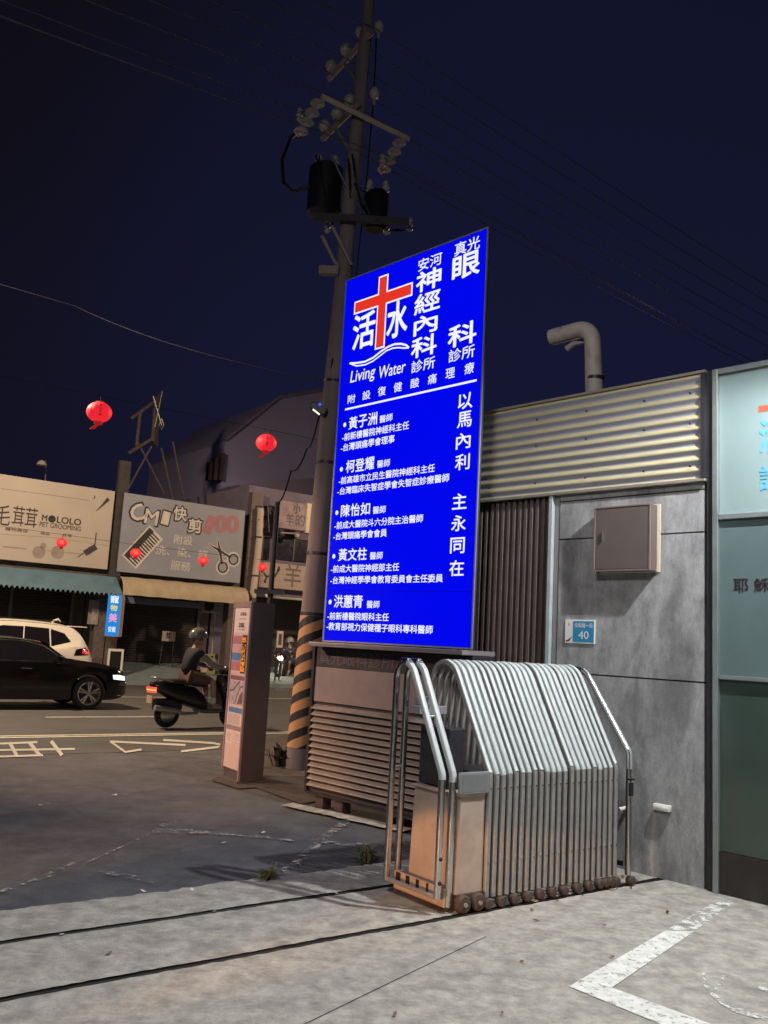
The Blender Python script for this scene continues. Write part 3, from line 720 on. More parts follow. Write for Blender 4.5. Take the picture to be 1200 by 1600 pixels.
krect(.02, .95, 1.08, 1.125, M('pale_poster', (.58, .44, .42), .6), 'poster'); krect(.02, .96, 1.00, 1.06, M('maroon_poster', (.22, .09, .11), .6), 'poster')
mp = krect(.02, .95, .66, .985, m_grey, 'route_map')
mb = MB()
ku = lambda f: .03 + f * (klen - .06)
mb.stroke([(ku(a), zk(b)) for a, b in ((.06, .84), (.3, .86), (.62, .97), (.70, .98))], .02, -.0125); mb.stroke([(ku(a), zk(b)) for a, b in ((.45, .68), (.72, .90), (.93, .93))], .015, -.0128); mb.poly([(ku(a), -.0131, zk(b)) for a, b in ((.6, .67), (.94, .69), (.92, .86), (.75, .80))])
mb.build('map_lines', M('map_dark', (.12, .09, .10), .6), mp)
krect(.08, .96, .55, .62, m_bluep, 'poster'); krect(.02, .96, .38, .54, m_paper, 'timetable'); krect(.02, .96, .31, .37, M('grey_sheet', (.25, .19, .21), .6), 'poster')
krect(.0, .46, .02 + .10, .30, m_paper, 'notice'); krect(.52, .97, .16, .30, m_paper, 'notice')
mb = MB()
for k in range(9): mb.box(ku(.08), ku(.88), -.0123, -.0108, zk(.395 + k * .016), zk(.400 + k * .016))
for k in range(6): mb.box(ku(.08), ku(.40), -.0123, -.0108, zk(.15 + k * .022), zk(.155 + k * .022))
for k in range(5): mb.box(ku(.58), ku(.92), -.0123, -.0108, zk(.18 + k * .022), zk(.185 + k * .022))
for k in range(4): mb.box(ku(.06), ku(.52), -.0123, -.0108, zk(1.52 + k * .022), zk(1.527 + k * .022))
mb.build('print_lines', M('grey_ink', (.22, .17, .18), .6), ki)
mb = MB(); mb.box(ku(.66), ku(.95), -.016, -.0085, zk(1.10), zk(1.63), .002); db = mb.build('digit_display', m_blackpaint, ki)
mb = MB(); rr = random.Random(5)
for z0, z1, dn in ((1.53, 1.61, .85), (1.27, 1.50, .45), (1.12, 1.25, .8)):
    z = z0
    while z < z1:
        for f in np.arange(.69, .93, .035):
            if rr.random() < dn: mb.box(ku(f), ku(f + .026), -.0185, -.0165, zk(z), zk(z + .011))
        z += .016
mb.build('digits', glow('amber_digits', (1.0, .27, .012), 1.25), db)

# ================================================================== utility pole with its gear
YP = 12.35
def pp(px, py, dy=0): return Vector(depth_pt(px, py, YP + dy))
Pb, Pt = pp(466, 1192), pp(580, -40); Pb.z = -.2
Pt = Pb + (Pt - Pb)
axis = (Pt - Pb).normalized()
def pole_at(z): return Pb + axis * ((z - Pb.z) / axis.z)
pole = thing('utility_pole', 'tall concrete power pole with crossarms and black striped base behind the blue sign', 'utility pole', tuple(Pb))
L_ = lambda v: Vector(v) - Pb
def pr_(z): return .178 - .0075 * z
mb = MB(); zs = [0, 2.6, 6, 9, 12.2]
mb.tube([L_(pole_at(z - .0)) for z in zs], [pr_(z) for z in zs], 28); mb.build('shaft', m_pole, pole, 40)
# striped warning sleeve
mt = M('warning_sleeve', (.5, .3, .1), .55); n = mt.node_tree.nodes; l = mt.node_tree.links
tc = n.new('ShaderNodeTexCoord'); sp = n.new('ShaderNodeSeparateXYZ'); l.new(tc.outputs['Object'], sp.inputs[0])
at = n.new('ShaderNodeMath'); at.operation = 'ARCTAN2'; l.new(sp.outputs['Y'], at.inputs[0]); l.new(sp.outputs['X'], at.inputs[1])
m1 = n.new('ShaderNodeMath'); m1.operation = 'MULTIPLY'; m1.inputs[1].default_value = -.25 / (2 * math.pi) * 2; l.new(at.outputs[0], m1.inputs[0])
m2 = n.new('ShaderNodeMath'); m2.operation = 'ADD'; l.new(sp.outputs['Z'], m2.inputs[0]); l.new(m1.outputs[0], m2.inputs[1])
m3 = n.new('ShaderNodeMath'); m3.operation = 'MODULO'; m3.inputs[1].default_value = .25; l.new(m2.outputs[0], m3.inputs[0])
m2b = n.new('ShaderNodeMath'); m2b.operation = 'ADD'; m2b.inputs[1].default_value = 3.5; l.new(m2.outputs[0], m2b.inputs[0]); l.new(m2b.outputs[0], m3.inputs[0])
m4 = n.new('ShaderNodeMath'); m4.operation = 'GREATER_THAN'; m4.inputs[1].default_value = .115; l.new(m3.outputs[0], m4.inputs[0])
mx = n.new('ShaderNodeMix'); mx.data_type = 'RGBA'; l.new(m4.outputs[0], mx.inputs[0]); mx.inputs[6].default_value = (.025, .02, .022, 1); mx.inputs[7].default_value = (.52, .27, .12, 1)
l.new(mx.outputs[2], n['Principled BSDF'].inputs['Base Color'])
mb = MB(); zs = [.28, 1.3, 2.05]; mb.tube([L_(pole_at(z)) for z in zs], [pr_(z) + .006 for z in zs], 32, cap=False); mb.build('striped_sleeve', mt, pole, 40)
mb = MB()
for z in (2.06, 2.9, 4.2, 5.4): mb.tube([L_(pole_at(z)), L_(pole_at(z + .04))], pr_(z) + .009, 24)
mb.build('bands', m_darkmetal, pole, 40)
DA = np.array([math.cos(R_(121)), math.sin(R_(121)), 0])       # wooden arms
def ztop(px, py): return pp(px, py).z
def insul(parent, p, s=1.0, ax=None):
    mb = MB(); p = L_(p)
    mb.lathe([(.02, -.12), (.02, -.02), (.07 * s, 0), (.09 * s, .05), (.085 * s, .10), (.05 * s, .15), (.02, .17)], p, 12); return mb.build('insulator', m_porcelain, parent, 50)
m_arm = M('arm_steel', (.26, .22, .20), .7, .2)
for (x1, y1, x0, y0, ins) in ((514, 130, 566, 66, ((515, 116), (537, 91), (560, 66))), (504, 227, 548, 174, ((507, 211), (529, 189), (551, 165)))):
    base = pp(x0, y0); end = base + Vector(DA) * 1.0
    # length so that the tip falls on its pixel
    best = min(np.linspace(.3, 4, 150), key=lambda t: abs(((base + Vector(DA) * t) - Vector(CAM)).dot(Vector(EX)) / ((base + Vector(DA) * t) - Vector(CAM)).dot(Vector(FWD)) * F_PX + 600 - x1))
    tip = base + Vector(DA) * best
    mb = MB(); d = (tip - base); mb.tube([L_(base - d * .25), L_(tip)], .055, 4); arm = mb.build('crossarm', m_arm, pole)
    for t in (.05, .5, .95): insul(arm, base + d * t + Vector((0, 0, .14)), 1.1)
    mb = MB(); mb.tube([L_(base + d * .5 + Vector((0, 0, -.05))), L_(pole_at(base.z - .75))], .025, 6); mb.build('brace', m_arm, arm)
# long arm along the street, lit from below at its left end
a0 = pp(557, 193); 
def along(p, t): return p + Vector(RD) * t
def fit_t(p, x):
    return min(np.linspace(-4, 6, 400), key=lambda t: abs((along(p, t) - Vector(CAM)).dot(Vector(EX)) / (along(p, t) - Vector(CAM)).dot(Vector(FWD)) * F_PX + 600 - x))
tl, tr = fit_t(a0, 490), fit_t(a0, 624)
off = Vector(RP) * -.22
mb = MB(); mb.tube([L_(along(a0, tl) + off), L_(along(a0, tr) + off)], .05, 4); arm = mb.build('crossarm', M('arm_galvanised', (.48, .40, .34), .6, .2), pole)
for t in (tl + .05, tr - .05):
    b = along(a0, t) + off
    mb = MB()
    c = L_(b)
    for k in range(4):
        q = c + Vector((-.10 - .07 * k, 0, -.10 - .15 * k)); mb.lathe([(.03, -.03), (.11, -.01), (.10, .02), (.03, .05)], q, 12)
    mb.tube([c, c + Vector((-.36, 0, -.62))], .03, 6); mb.build('insulator_string', m_porcelain, arm, 50)
mb = MB(); j = [pp(482, 190), pp(455, 215), pp(441, 250), pp(443, 285), pp(458, 300), pp(490, 290)]
mb.tube([L_(v) for v in j], .028, 6); mb.build('jumper_cable', m_blackpaint, pole, 60)
rj = random.Random(4)
for k in range(7):
    a_, b_ = (rj.uniform(480, 560), rj.uniform(235, 300)), (rj.uniform(500, 640), rj.uniform(280, 372)); mdl = ((a_[0] + b_[0]) / 2 + rj.uniform(-35, 25), max(a_[1], b_[1]) + rj.uniform(5, 35))
    pts = []
    for q in range(11):
        t_ = q / 10; x_ = a_[0] * (1 - t_) ** 2 + 2 * mdl[0] * t_ * (1 - t_) + b_[0] * t_ ** 2; y_ = a_[1] * (1 - t_) ** 2 + 2 * mdl[1] * t_ * (1 - t_) + b_[1] * t_ ** 2
        pts.append(L_(pp(x_, y_, -.3 + .6 * t_)))
    mb = MB(); mb.tube(pts, .016, 5); mb.build('jumper_cable', m_blackpaint, pole, 60)
for (px, py) in ((549, 345), (604, 355), (640, 350), (512, 352), (468, 178), (598, 250)):
    mb = MB(); mb.lathe([(.02, -.12), (.05, -.09), (.03, -.05), (.055, -.02), (.03, .02), (.05, .06), (.02, .1)], L_(pp(px, py, .1)), 9); mb.build('cut_out_fuse', m_porcelain, pole, 50)
# transformer bank, brackets, stays
tb_z = pp(530, 345).z
for (px, py, rr_, hh_) in ((508, 300, .26, .8), (588, 330, .18, .6)):
    c = L_(pp(px, py, .1)); mb = MB()
    mb.lathe([(rr_ * .7, -hh_ / 2), (rr_, -hh_ / 2 + .05), (rr_, hh_ / 2 - .05), (rr_ * .8, hh_ / 2), (.05, hh_ / 2 + .02)], c, 20); tr_ = mb.build('transformer', M('transformer_dark', (.010, .010, .014), .5, .3), pole, 40)
    mb = MB()
    for dx in (-.12, .12): mb.lathe([(.03, 0), (.06, .03), (.04, .06), (.06, .09), (.04, .12), (.05, .15), (.02, .2)], c + Vector((dx, 0, hh_ / 2)), 10)
    mb.build('bushing', m_porcelain, tr_, 50)
mb = MB(); mb.box(-.5, .9, -.25, -.19, -.05, .05, mat=Matrix.Translation(L_(pole_at(pp(540, 352).z)))); mb.build('platform', m_darkmetal, pole)
for (a, b) in (((503, 368), (529, 421)), ((519, 353), (549, 413))):
    mb = MB(); mb.tube([L_(pp(*a, -.3)), L_(pp(*b, -.15))], .028, 6); mb.build('stay', m_arm, pole)
mb = MB(); a = L_(pp(499, 421, -.25)); b = L_(pp(524, 425, -.1)); mb.box(-.12, .16, -.05, .05, -.06, .06, mat=Matrix.Translation((a + b) / 2)); mb.build('bracket', m_arm, pole)
for (px, py) in ((592, 47), (585, 152), (584, 320)): insul(pole, pp(px, py, .1), .9)
mb = MB(); mb.tube([L_(pp(588, 60, .15)), L_(pp(584, 150, .15)), L_(pp(574, 270, .15)), L_(pp(560, 400, .1)), L_(pp(540, 600, .1))], .014, 6); mb.build('down_lead', m_blackpaint, pole, 60)
c = L_(pp(500, 641, -.2)); mb = MB(); mb.box(-.14, .10, -.08, .08, -.05, .05, .01, Matrix.Translation(c) @ Matrix.Rotation(R_(25), 4, 'Y')); lb = mb.build('camera_box', m_blackpaint, pole)
mb = MB(); mb.box(-.07, .05, -.085, -.07, -.075, -.055, mat=Matrix.Translation(c) @ Matrix.Rotation(R_(35), 4, 'Y')); mb.build('indicator', glow('indicator_white', (.9, .95, .8), 1.4), lb)
mb = MB(); mb.lathe([(.01, 0), (.025, .01), (.01, .02)], c + Vector((0, -.1, .06)), 10, 'y'); mb.build('blue_lens', glow('indicator_blue', (.05, .12, .9), 1), lb)
# weeds and a wrapped bundle at the pole foot
wd = thing('weed_clump', 'dark leafy weed growing at the foot of the striped pole', 'weed', tuple(ground(440, 1197)))
def leafclump(n_, rad, hgt, sd, wid=.02):
    rr = random.Random(sd); mb = MB()
    for k in range(n_):
        a = rr.uniform(0, 6.28); r = rr.uniform(0, rad * .5); l_ = rr.uniform(.5, 1) * hgt; ln = rr.uniform(.2, 1) * rad
        x, y = r * math.cos(a), r * math.sin(a); dx, dy = math.cos(a), math.sin(a); w = wid * rr.uniform(.6, 1.3)
        p = [Vector((x, y, 0)), Vector((x + dx * ln * .4, y + dy * ln * .4, l_ * .7)), Vector((x + dx * ln, y + dy * ln, l_ * rr.uniform(.6, 1)))]
        s = Vector((-dy, dx, 0)) * w
        a_ = mb.b.verts.new(p[0] - s * .4); b_ = mb.b.verts.new(p[0] + s * .4); c_ = mb.b.verts.new(p[1] + s); d_ = mb.b.verts.new(p[1] - s); e_ = mb.b.verts.new(p[2])
        mb.b.faces.new((a_, b_, c_, d_)); mb.b.faces.new((d_, c_, e_))
    return mb
leafclump(60, .26, .34, 1, .035).build('leaves', M('weed_dark', (.03, .04, .025), .6), wd)
mb = MB(); mb.lathe([(.05, 0), (.12, .05), (.13, .16), (.08, .26), (.03, .29)], (.16, .1, 0), 12, lobes=5, amp=.08); mb.build('wrapped_bundle', M('bundle', (.34, .30, .17), .8, var=.3), wd, 50)

# ================================================================== shops across the street
YS = 28.9
PF = Plane(RF(0, YS), AR); PB = Plane(RF(0, 31.3), AR)
def fu(px, py): return PF.uv(px, py)
FO = tuple(RF(0, YS))
m_bwall = M('shop_wall', (.10, .085, .08), .85, var=.3, scale=2, stain=.4, sscale=.8)
m_shutter = M('shutter_grey', (.060, .052, .055), .5, .3, var=.15)
m_pillar = M('pillar_tile', (.12, .095, .09), .6, var=.35, scale=9)
xL = fu(185, 830)[0]; xR = fu(384, 850)[0]
ztopS = fu(192, 770)[1]; zbotS = fu(180, 893)[1]
def shop(label, x0, x1, ztop, mat, shut=True, splits=1, name='shop_building'):
    b = thing(name, label, 'building', tuple(RF(x0, YS)), AR); w = x1 - x0
    mb = MB(); mb.box(0, w, 2.55, 11, .3, ztop - .25); mb.box(0, w, .16, 2.54, 3.3, ztop - .25); mb.build('wall', mat, b)
    for x in (0, w - .38):
        mb = MB(); mb.box(x, x + .38, .2, .62, .05, 3.29, .01); mb.build('pillar', m_pillar, b)
    if shut:
        n = splits
        for k in range(n):
            a, c = .5 + (w - .9) * k / n, .5 + (w - .9) * (k + 1) / n - .12
            mb = MB(); zz = .64
            rows = []
            while zz < 3.1: rows += [(zz, 2.50), (zz + .03, 2.475), (zz + .075, 2.475), (zz + .085, 2.50)]; zz += .09
            mb.grid([[(a, y, z), (c, y, z)] for z, y in rows]); mb.build('shutter', m_shutter, b)
            mb = MB(); mb.box(c + .002, c + .11, 2.42, 2.54, .62, 3.28); mb.build('door_post', M('door_post', (.16, .13, .125), .5), b)
    return b
s1 = shop('pet grooming shop with turquoise awning behind the white car', fu(-330, 830)[0], xL - .02, ztopS, m_bwall, True, 4)
s2 = shop('hair salon with cream roll awning and closed dark shutter', xL + .02, xR, ztopS, m_bwall, True, 1)
# dark party column between the two signs
mb = MB(); mb.box(-.19, .19, -.06, .12, 3.0, 7.4); o = mb.build('sign_column', M('column_dark', (.045, .04, .04), .8, var=.3), None, None, tuple(RF(xL, YS)), AR); tag(o, 'dark steel column standing up between the two shop signs', 'column')
# --- pet grooming sign
mx0, mx1 = fu(-330, 830)[0], fu(172, 830)[0]; mz1, mz0 = fu(178, 768)[1], fu(165, 890)[1]
sgn = thing('pet_shop_sign', 'cream shop signboard reading MOLOLO PET GROOMING with comb drawings', 'shop sign', FO, AR)
mb = MB(); mb.box(mx0, mx1, -.10, .15, mz0, mz1, .01); mb.build('board', M('cream_board', (.47, .42, .37), .6, var=.06, scale=1, stain=.16, sscale=.5, dirt=(.34, .28, .22)), sgn)
mb = MB()
def fbox(mb, p0, p1, y0=-.104, th=.003):
    a, b = fu(*p0), fu(*p1); mb.box(min(a[0], b[0]), max(a[0], b[0]), y0 - th, y0, min(a[1], b[1]), max(a[1], b[1]))
def ftxt(mb, s, px, py, w, h, bold=0, y=-.104, rot=0.0):
    (xa, _), (xb, _) = PF.uv(px - w / 2, py), PF.uv(px + w / 2, py); (_, za), (xc, zb) = PF.uv(px, py + h / 2), PF.uv(px, py - h / 2)
    text_into(mb, s, (xa + xb) / 2, (za + zb) / 2, xb - xa, zb - za, y, bold, rot=rot)
def Z6(x, y): return (x / 6, 720 + y / 6)
ftxt(mb, '毛', *Z6(20, 510), 24, 32, .0); ftxt(mb, '茸', *Z6(165, 520), 19, 31, .0); ftxt(mb, '茸', *Z6(285, 535), 19, 31, .0)
ftxt(mb, 'PET GROOMING', *Z6(555, 618), 65, 7.5, .012); ftxt(mb, 'M', *Z6(410, 537), 8, 9, .04); ftxt(mb, 'LOLO', *Z6(638, 567), 38, 10, .035)
u, v = fu(*Z6(478, 548)); r_ = .12
mb.poly([(u + r_ * math.cos(k * .45), -.104, v + r_ * math.sin(k * .45)) for k in range(14)])
ftxt(mb, '寵物美容', *Z6(148, 650), 36, 5, .01); ftxt(mb, '商品', *Z6(415, 683), 14, 5, .01); ftxt(mb, '住宿', *Z6(620, 700), 14, 5, .01)
mb.build('lettering', M('sign_ink', (.035, .03, .032), .6), sgn)
mb = MB()
def fstroke(mb, pts, w, y=-.106): mb.stroke([fu(*p) for p in pts], w, y)
fstroke(mb, [Z6(895, 470), Z6(950, 420), Z6(1008, 358)], [.02, .06, .13]); fstroke(mb, [Z6(880, 330), Z6(870, 360)], .03)
fstroke(mb, [Z6(720, 905), Z6(790, 855)], .03); fstroke(mb, [Z6(785, 870), Z6(890, 805)], .20); fstroke(mb, [Z6(880, 790), Z6(892, 675)], .035)
mb.build('drawing', M('drawing_ink', (.05, .045, .048), .6), sgn)
mb = MB()
fstroke(mb, [Z6(0, 262), Z6(420, 318), Z6(830, 375)], .018); fstroke(mb, [Z6(20, 805), Z6(240, 828)], .04); fstroke(mb, [Z6(310, 830), Z6(850, 885)], .02); fstroke(mb, [Z6(0, 690), Z6(500, 722), Z6(1010, 800)], .012)
for (cx, cy, rr_) in ((355, 860, .20), (530, 860, .21), (395, 800, .10)):
    u, v = fu(*Z6(cx, cy)); mb.poly([(u + rr_ * math.cos(k * .45) * 1.0, -.1045, v + rr_ * math.sin(k * .45)) for k in range(14)])
mb.build('faded_print', M('faded_print', (.30, .25, .22), .7, var=.2), sgn)
# --- hair salon sign
hx0, hx1 = fu(187, 830)[0], fu(377, 850)[0]; hz1, hz0 = fu(192, 770)[1], fu(180, 893)[1]
sgn = thing('salon_sign', 'grey blue salon signboard with comb, scissors and a pink 100', 'shop sign', FO, AR)
mb = MB(); mb.box(hx0, hx1, -.12, .13, hz0, hz1, .01); mb.build('board', M('salon_board', (.27, .29, .35), .6, var=.10, scale=.8, stain=.35, sscale=.5, dirt=(.36, .33, .32)), sgn)
Z1 = lambda x, y: (x / 3, 700 + y / 3)
def outlined(s, cx, cy, w, h, rot, yb, ww=.05):
    for bold, lst in ((.085, mbk), (.03, mwh)):
        ftxt(lst, s, *Z1(cx, cy), w * (1.14 if bold > .05 else 1), h * (1.14 if bold > .05 else 1), bold, yb if bold > .05 else yb - .003, rot)
mbk, mwh = MB(), MB()
for s, cx, cy, w, h, rot in (('C', 640, 305, 23, 24, .55), ('M', 704, 325, 20, 22, -.1), ('I', 770, 330, 11, 20, -.15), ('快', 838, 310, 20, 21, 0), ('剪', 907, 367, 20, 21, 0)):
    outlined(s, cx, cy, w, h, rot, -.124)
# white comb body behind the black comb, scissors outline
def comb(mb, y, grow):
    a, b = np.array(fu(*Z1(600, 505))), np.array(fu(*Z1(700, 398))); d = (b - a) / np.linalg.norm(b - a); nn = np.array([d[1], -d[0]])
    g = grow
    P = lambda t, s: tuple(a + d * t + nn * s)
    L = np.linalg.norm(b - a)
    if grow: mb.poly([(p[0], y, p[1]) for p in (P(-.12 - g, -.15 - g), P(L + .10 + g, -.15 - g), P(L + .10 + g, .42 + g), P(-.12 - g, .42 + g))])
    else:
        mb.poly([(p[0], y, p[1]) for p in (P(-.12, -.15), P(L + .10, -.15), P(L + .10, .06), P(-.12, .06))])
        k = -.12
        while k < L + .08:
            mb.poly([(p[0], y, p[1]) for p in (P(k, .06), P(k + .055, .06), P(k + .05, .40), P(k, .40))]); k += .10
m_sw = M('salon_white', (.60, .56, .52), .6); m_sb = M('salon_black', (.03, .03, .035), .6)
mwh.build('title_lettering', m_sw, sgn); mbk.build('title_outline', m_sb, sgn); mwh, mbk = MB(), MB()
comb(mwh, -.1225, .05); comb(mbk, -.125, 0); mwh.build('comb_outline', m_sw, sgn); mbk.build('comb_drawing', m_sb, sgn); mwh, mbk = MB(), MB()
for (p0, p1, ring) in ((Z1(970, 450), Z1(1075, 515), Z1(1087, 523)), (Z1(1012, 420), Z1(1034, 545), Z1(1037, 560))):
    for mbx, wd_, y, rr_, tw in ((mwh, (.06, .16, .12), -.1225, .21, .13), (mbk, (.015, .10, .06), -.1255, .18, .06)):
        mid = ((p0[0] + p1[0]) / 2, (p0[1] + p1[1]) / 2)
        fstroke(mbx, [p0, mid, p1], list(wd_), y)
        u, v = fu(*ring)
        mbx.stroke([(u + rr_ * math.cos(k * math.pi / 8), v + rr_ * math.sin(k * math.pi / 8)) for k in range(17)], tw, y)
mwh.build('scissors_outline', m_sw, sgn); mbk.build('scissors_drawing', m_sb, sgn); mwh = MB()
for s, cx, cy, w in (('附設', 852, 432, 29), ('洗、染、護', 845, 490, 82), ('服務', 840, 553, 31)): ftxt(mwh, s, *Z1(cx, cy), w, 14.5, .008, -.123)
mwh.build('white_lettering', m_sw, sgn)
mb = MB(); ftxt(mb, '1', *Z1(975, 360), 11, 27, .06, -.123, -.3); ftxt(mb, '0', *Z1(1027, 358), 17, 25, .10, -.123); ftxt(mb, '0', *Z1(1082, 358), 18, 25, .10, -.123); mb.build('price_number', M('salon_pink', (.36, .17, .19), .6), sgn)
# --- awnings
x0, x1 = mx0, fu(178, 930)[0]
za, zb = fu(60, 888)[1], fu(60, 925)[1]
aw = thing('turquoise_awning', 'turquoise scalloped awning over the pet grooming shopfront', 'awning', FO, AR)
mb = MB(); N = 60; rows = [[], [], []]
for i in range(N * 4 + 1):
    x = x0 + (x1 - x0) * i / (N * 4)
    rows[0].append((x, -.05, za - .05)); rows[1].append((x, -.75, zb + .14)); rows[2].append((x, -.77, zb + .02 + .10 * abs(math.sin(math.pi * i / 4))))
mb.grid(rows); mb.build('canvas', M('turquoise_canvas', (.12, .22, .29), .8, var=.18, scale=2), aw)
x0, x1 = fu(182, 920)[0], fu(378, 925)[0]; za, zb = fu(280, 909)[1], fu(280, 938)[1]
aw = thing('cream_awning', 'cream rolled awning above the closed salon shutter', 'awning', FO, AR)
mb = MB(); rows = []
for k in range(10):
    t = k / 9; a = math.pi * .5 * t
    rows.append([(x0 + (x1 - x0) * i / 30, -.06 - .55 * math.sin(a), zb + .02 + (za - zb - .02) * math.cos(a) ** .8 - .008 * math.sin(i * 1.3)) for i in range(31)])
mb.grid(rows); mb.build('canvas', M('cream_canvas', (.44, .36, .25), .8, var=.16, scale=3), aw, 60)
bn0, bn1 = fu(190, 940)[0], fu(326, 940)[0]
mb = MB(); mb.box(0, bn1 - bn0, 0, .02, 0, .22); o = mb.build('shop_banner', M('banner_blue', (.14, .17, .26), .7), None, None, tuple(RF(bn0, YS + .3, fu(250, 946)[1])), AR); tag(o, 'dull blue strip banner below the cream awning', 'banner')
# --- lit vertical light box by the pet shop
lx0, lx1 = fu(154, 960)[0], fu(176, 960)[0]; lz1, lz0 = fu(165, 928)[1], fu(165, 994)[1]
lb = thing('vertical_lightbox', 'small lit blue vertical signbox sticking out below the turquoise awning', 'lit sign', tuple(RF((lx0 + lx1) / 2, YS - .6)), AR + R_(-38))
hw = .30
mb = MB(); mb.box(-hw * .62, hw * .9, 0, .36, lz0, lz1, .02); mb.build('casing', M('lightbox_side', (.50, .40, .30), .6), lb)
mb = MB(); mb.box(-hw * .60, hw * .2 + .2, -.012, -.001, lz0 + .03, lz1 - .03); mb.build('face', glow('lightbox_blue', (.02, .25, .72), .95), lb)
mb = MB(); h = lz1 - lz0
text_into(mb, '寵', .04, lz0 + h * .87, .26, h * .17, -.015, .03); text_into(mb, '安親', .04, lz0 + h * .17, .24, h * .13, -.015, .02); mb.build('white_lettering', glow('lightbox_white', (.85, .9, 1), 1), lb)
mb = MB(); text_into(mb, '物', .04, lz0 + h * .67, .22, h * .14, -.015, .03); mb.build('yellow_lettering', glow('lightbox_yellow', (.85, .75, .1), 1), lb)
mb = MB(); text_into(mb, '美', .04, lz0 + h * .44, .26, h * .20, -.015, .035); mb.build('pink_lettering', glow('lightbox_pink', (.85, .35, .6), 1), lb)
# --- things on the far pavement
def fground(px, y, z): 
    d = ray(px, 1000); t = ((RF(0, y) - CAM) @ RP) / (d @ RP); P = CAM + d * t; return np.array([P[0], P[1], z])
def rampz(y): return .12 + .5 * max(0, min(1, (y - 28.2) / 3.2))
ab = thing('a_board', 'white framed black chalkboard stand on the pavement right of the white car', 'board', tuple(fground(183, 28.7, rampz(28.7))), AR)
mb = MB(); w, h = .26, .92
for a in ((-w, -w + .07, .02, h), (w - .07, w, .02, h), (-w + .071, w - .071, h - .08, h), (-w + .071, w - .071, .02, .10)): mb.box(a[0], a[1], -.02, .02, a[2], a[3])
mb.build('frame', m_white, ab)
mb = MB(); mb.box(-w + .06, w - .06, -.008, .012, .09, h - .07); mb.build('panel', m_blackpaint, ab)
mb = MB(); mb.box(-w - .04, w + .04, -.12, .16, 0, .02); mb.build('base', m_white, ab)
pl_ = thing('planter_box', 'low brown planter box on the pavement behind the white car', 'planter', tuple(fground(160, 29.6, rampz(29.6))), AR)
mb = MB(); mb.box(-.75, .35, -.25, .3, -.1, .62, .015); mb.build('box', M('planter_brown', (.22, .16, .09), .8, var=.3), pl_)
mb = MB(); mb.box(-.73, .33, -.23, .28, .621, .66); mb.build('soil', M('soil', (.04, .03, .02), 1), pl_)
nb = thing('notice_stand', 'small white notice board on a dark stand before the salon shutter', 'notice', tuple(fground(263, 30.7, rampz(30.7))), AR)
mb = MB(); mb.box(-.26, .26, -.01, .01, .92, 1.28); mb.build('sheet', m_paper, nb)
mb = MB(); text_into(mb, '營業', -.02, 1.13, .16, .22, -.0115, .02); mb.build('lettering', m_blackpaint, nb)
mb = MB(); mb.box(-.28, .28, .011, .03, .88, 1.30); mb.tube([(-.2, .02, .9), (-.26, .02, 0)], .02, 6); mb.tube([(.2, .02, .9), (.26, .02, 0)], .02, 6); mb.build('stand', m_blackpaint, nb)
ws = thing('floor_sign', 'pale yellow folding caution board standing on the far pavement', 'floor sign', tuple(fground(333, 29.6, rampz(29.6))), AR)
mb = MB(); mb.prism([(-.16, 0), (.16, 0), (.13, .72), (-.13, .72)], -.03, -.01); mb.prism([(-.16, 0), (.16, 0), (.13, .72), (-.13, .72)], .10, .12); mb.build('panel', M('caution_yellow', (.52, .45, .24), .5), ws)
mb = MB(); mb.box(-.05, .05, -.033, -.0305, .60, .65); mb.box(-.07, .07, -.033, -.0305, .12, .3); mb.build('print', m_blackpaint, ws)
bk = thing('plastic_bucket', 'white plastic bucket beside the yellow caution board', 'bucket', tuple(fground(323, 29.7, rampz(29.7))), AR)
mb = MB(); mb.lathe([(.14, 0), (.19, .32), (.20, .33), (.19, .34), (.17, .33), (.13, .03)], (0, 0, .05), 16); mb.build('pail', m_cream, bk, 40)
mb = MB(); mb.tube([(-.19, 0, .36), (-.1, .0, .48), (.1, 0, .48), (.19, 0, .36)], .008, 5); mb.build('handle', m_darkmetal, bk)
po = thing('wall_poster', 'pale narrow poster on the dark post beside the blue vertical signbox', 'poster', tuple(RF(fu(150, 955)[0], YS + .15)), AR)
za, zb = fu(152, 938)[1], fu(152, 976)[1]; mb = MB(); mb.box(-.2, .14, -.01, .01, zb, za, .003); mb.build('sheet', M('poster_grey', (.30, .28, .25), .7, var=.25), po)
mb = MB(); mb.box(-.14, .08, -.0125, -.0105, zb + .1, zb + .35); mb.build('print', m_grey, po)
for k, (px0, px1, py0, py1) in enumerate(((218, 240, 842, 0), )): pass
ac = thing('air_conditioner', 'grey air conditioner unit hanging under the arcade beam beside the salon shutter', 'air conditioner', tuple(RF(fu(352, 955)[0], 30.2)), AR)
mb = MB(); mb.box(-.4, .4, -.15, .15, 2.55, 3.1, .03); mb.build('case', M('ac_grey', (.30, .28, .27), .6, var=.1), ac)
mb = MB(); mb.lathe([(.05, -.012), (.21, -.014), (.22, 0)], (-.1, -.155, 2.82), 20, 'y'); mb.build('fan_grille', m_darkmetal, ac)
mb = MB(); mb.tube([(.3, .1, 2.55), (.3, .1, 1.2), (.32, .12, .7)], .02, 6); mb.build('drain_hose', m_cream, ac)
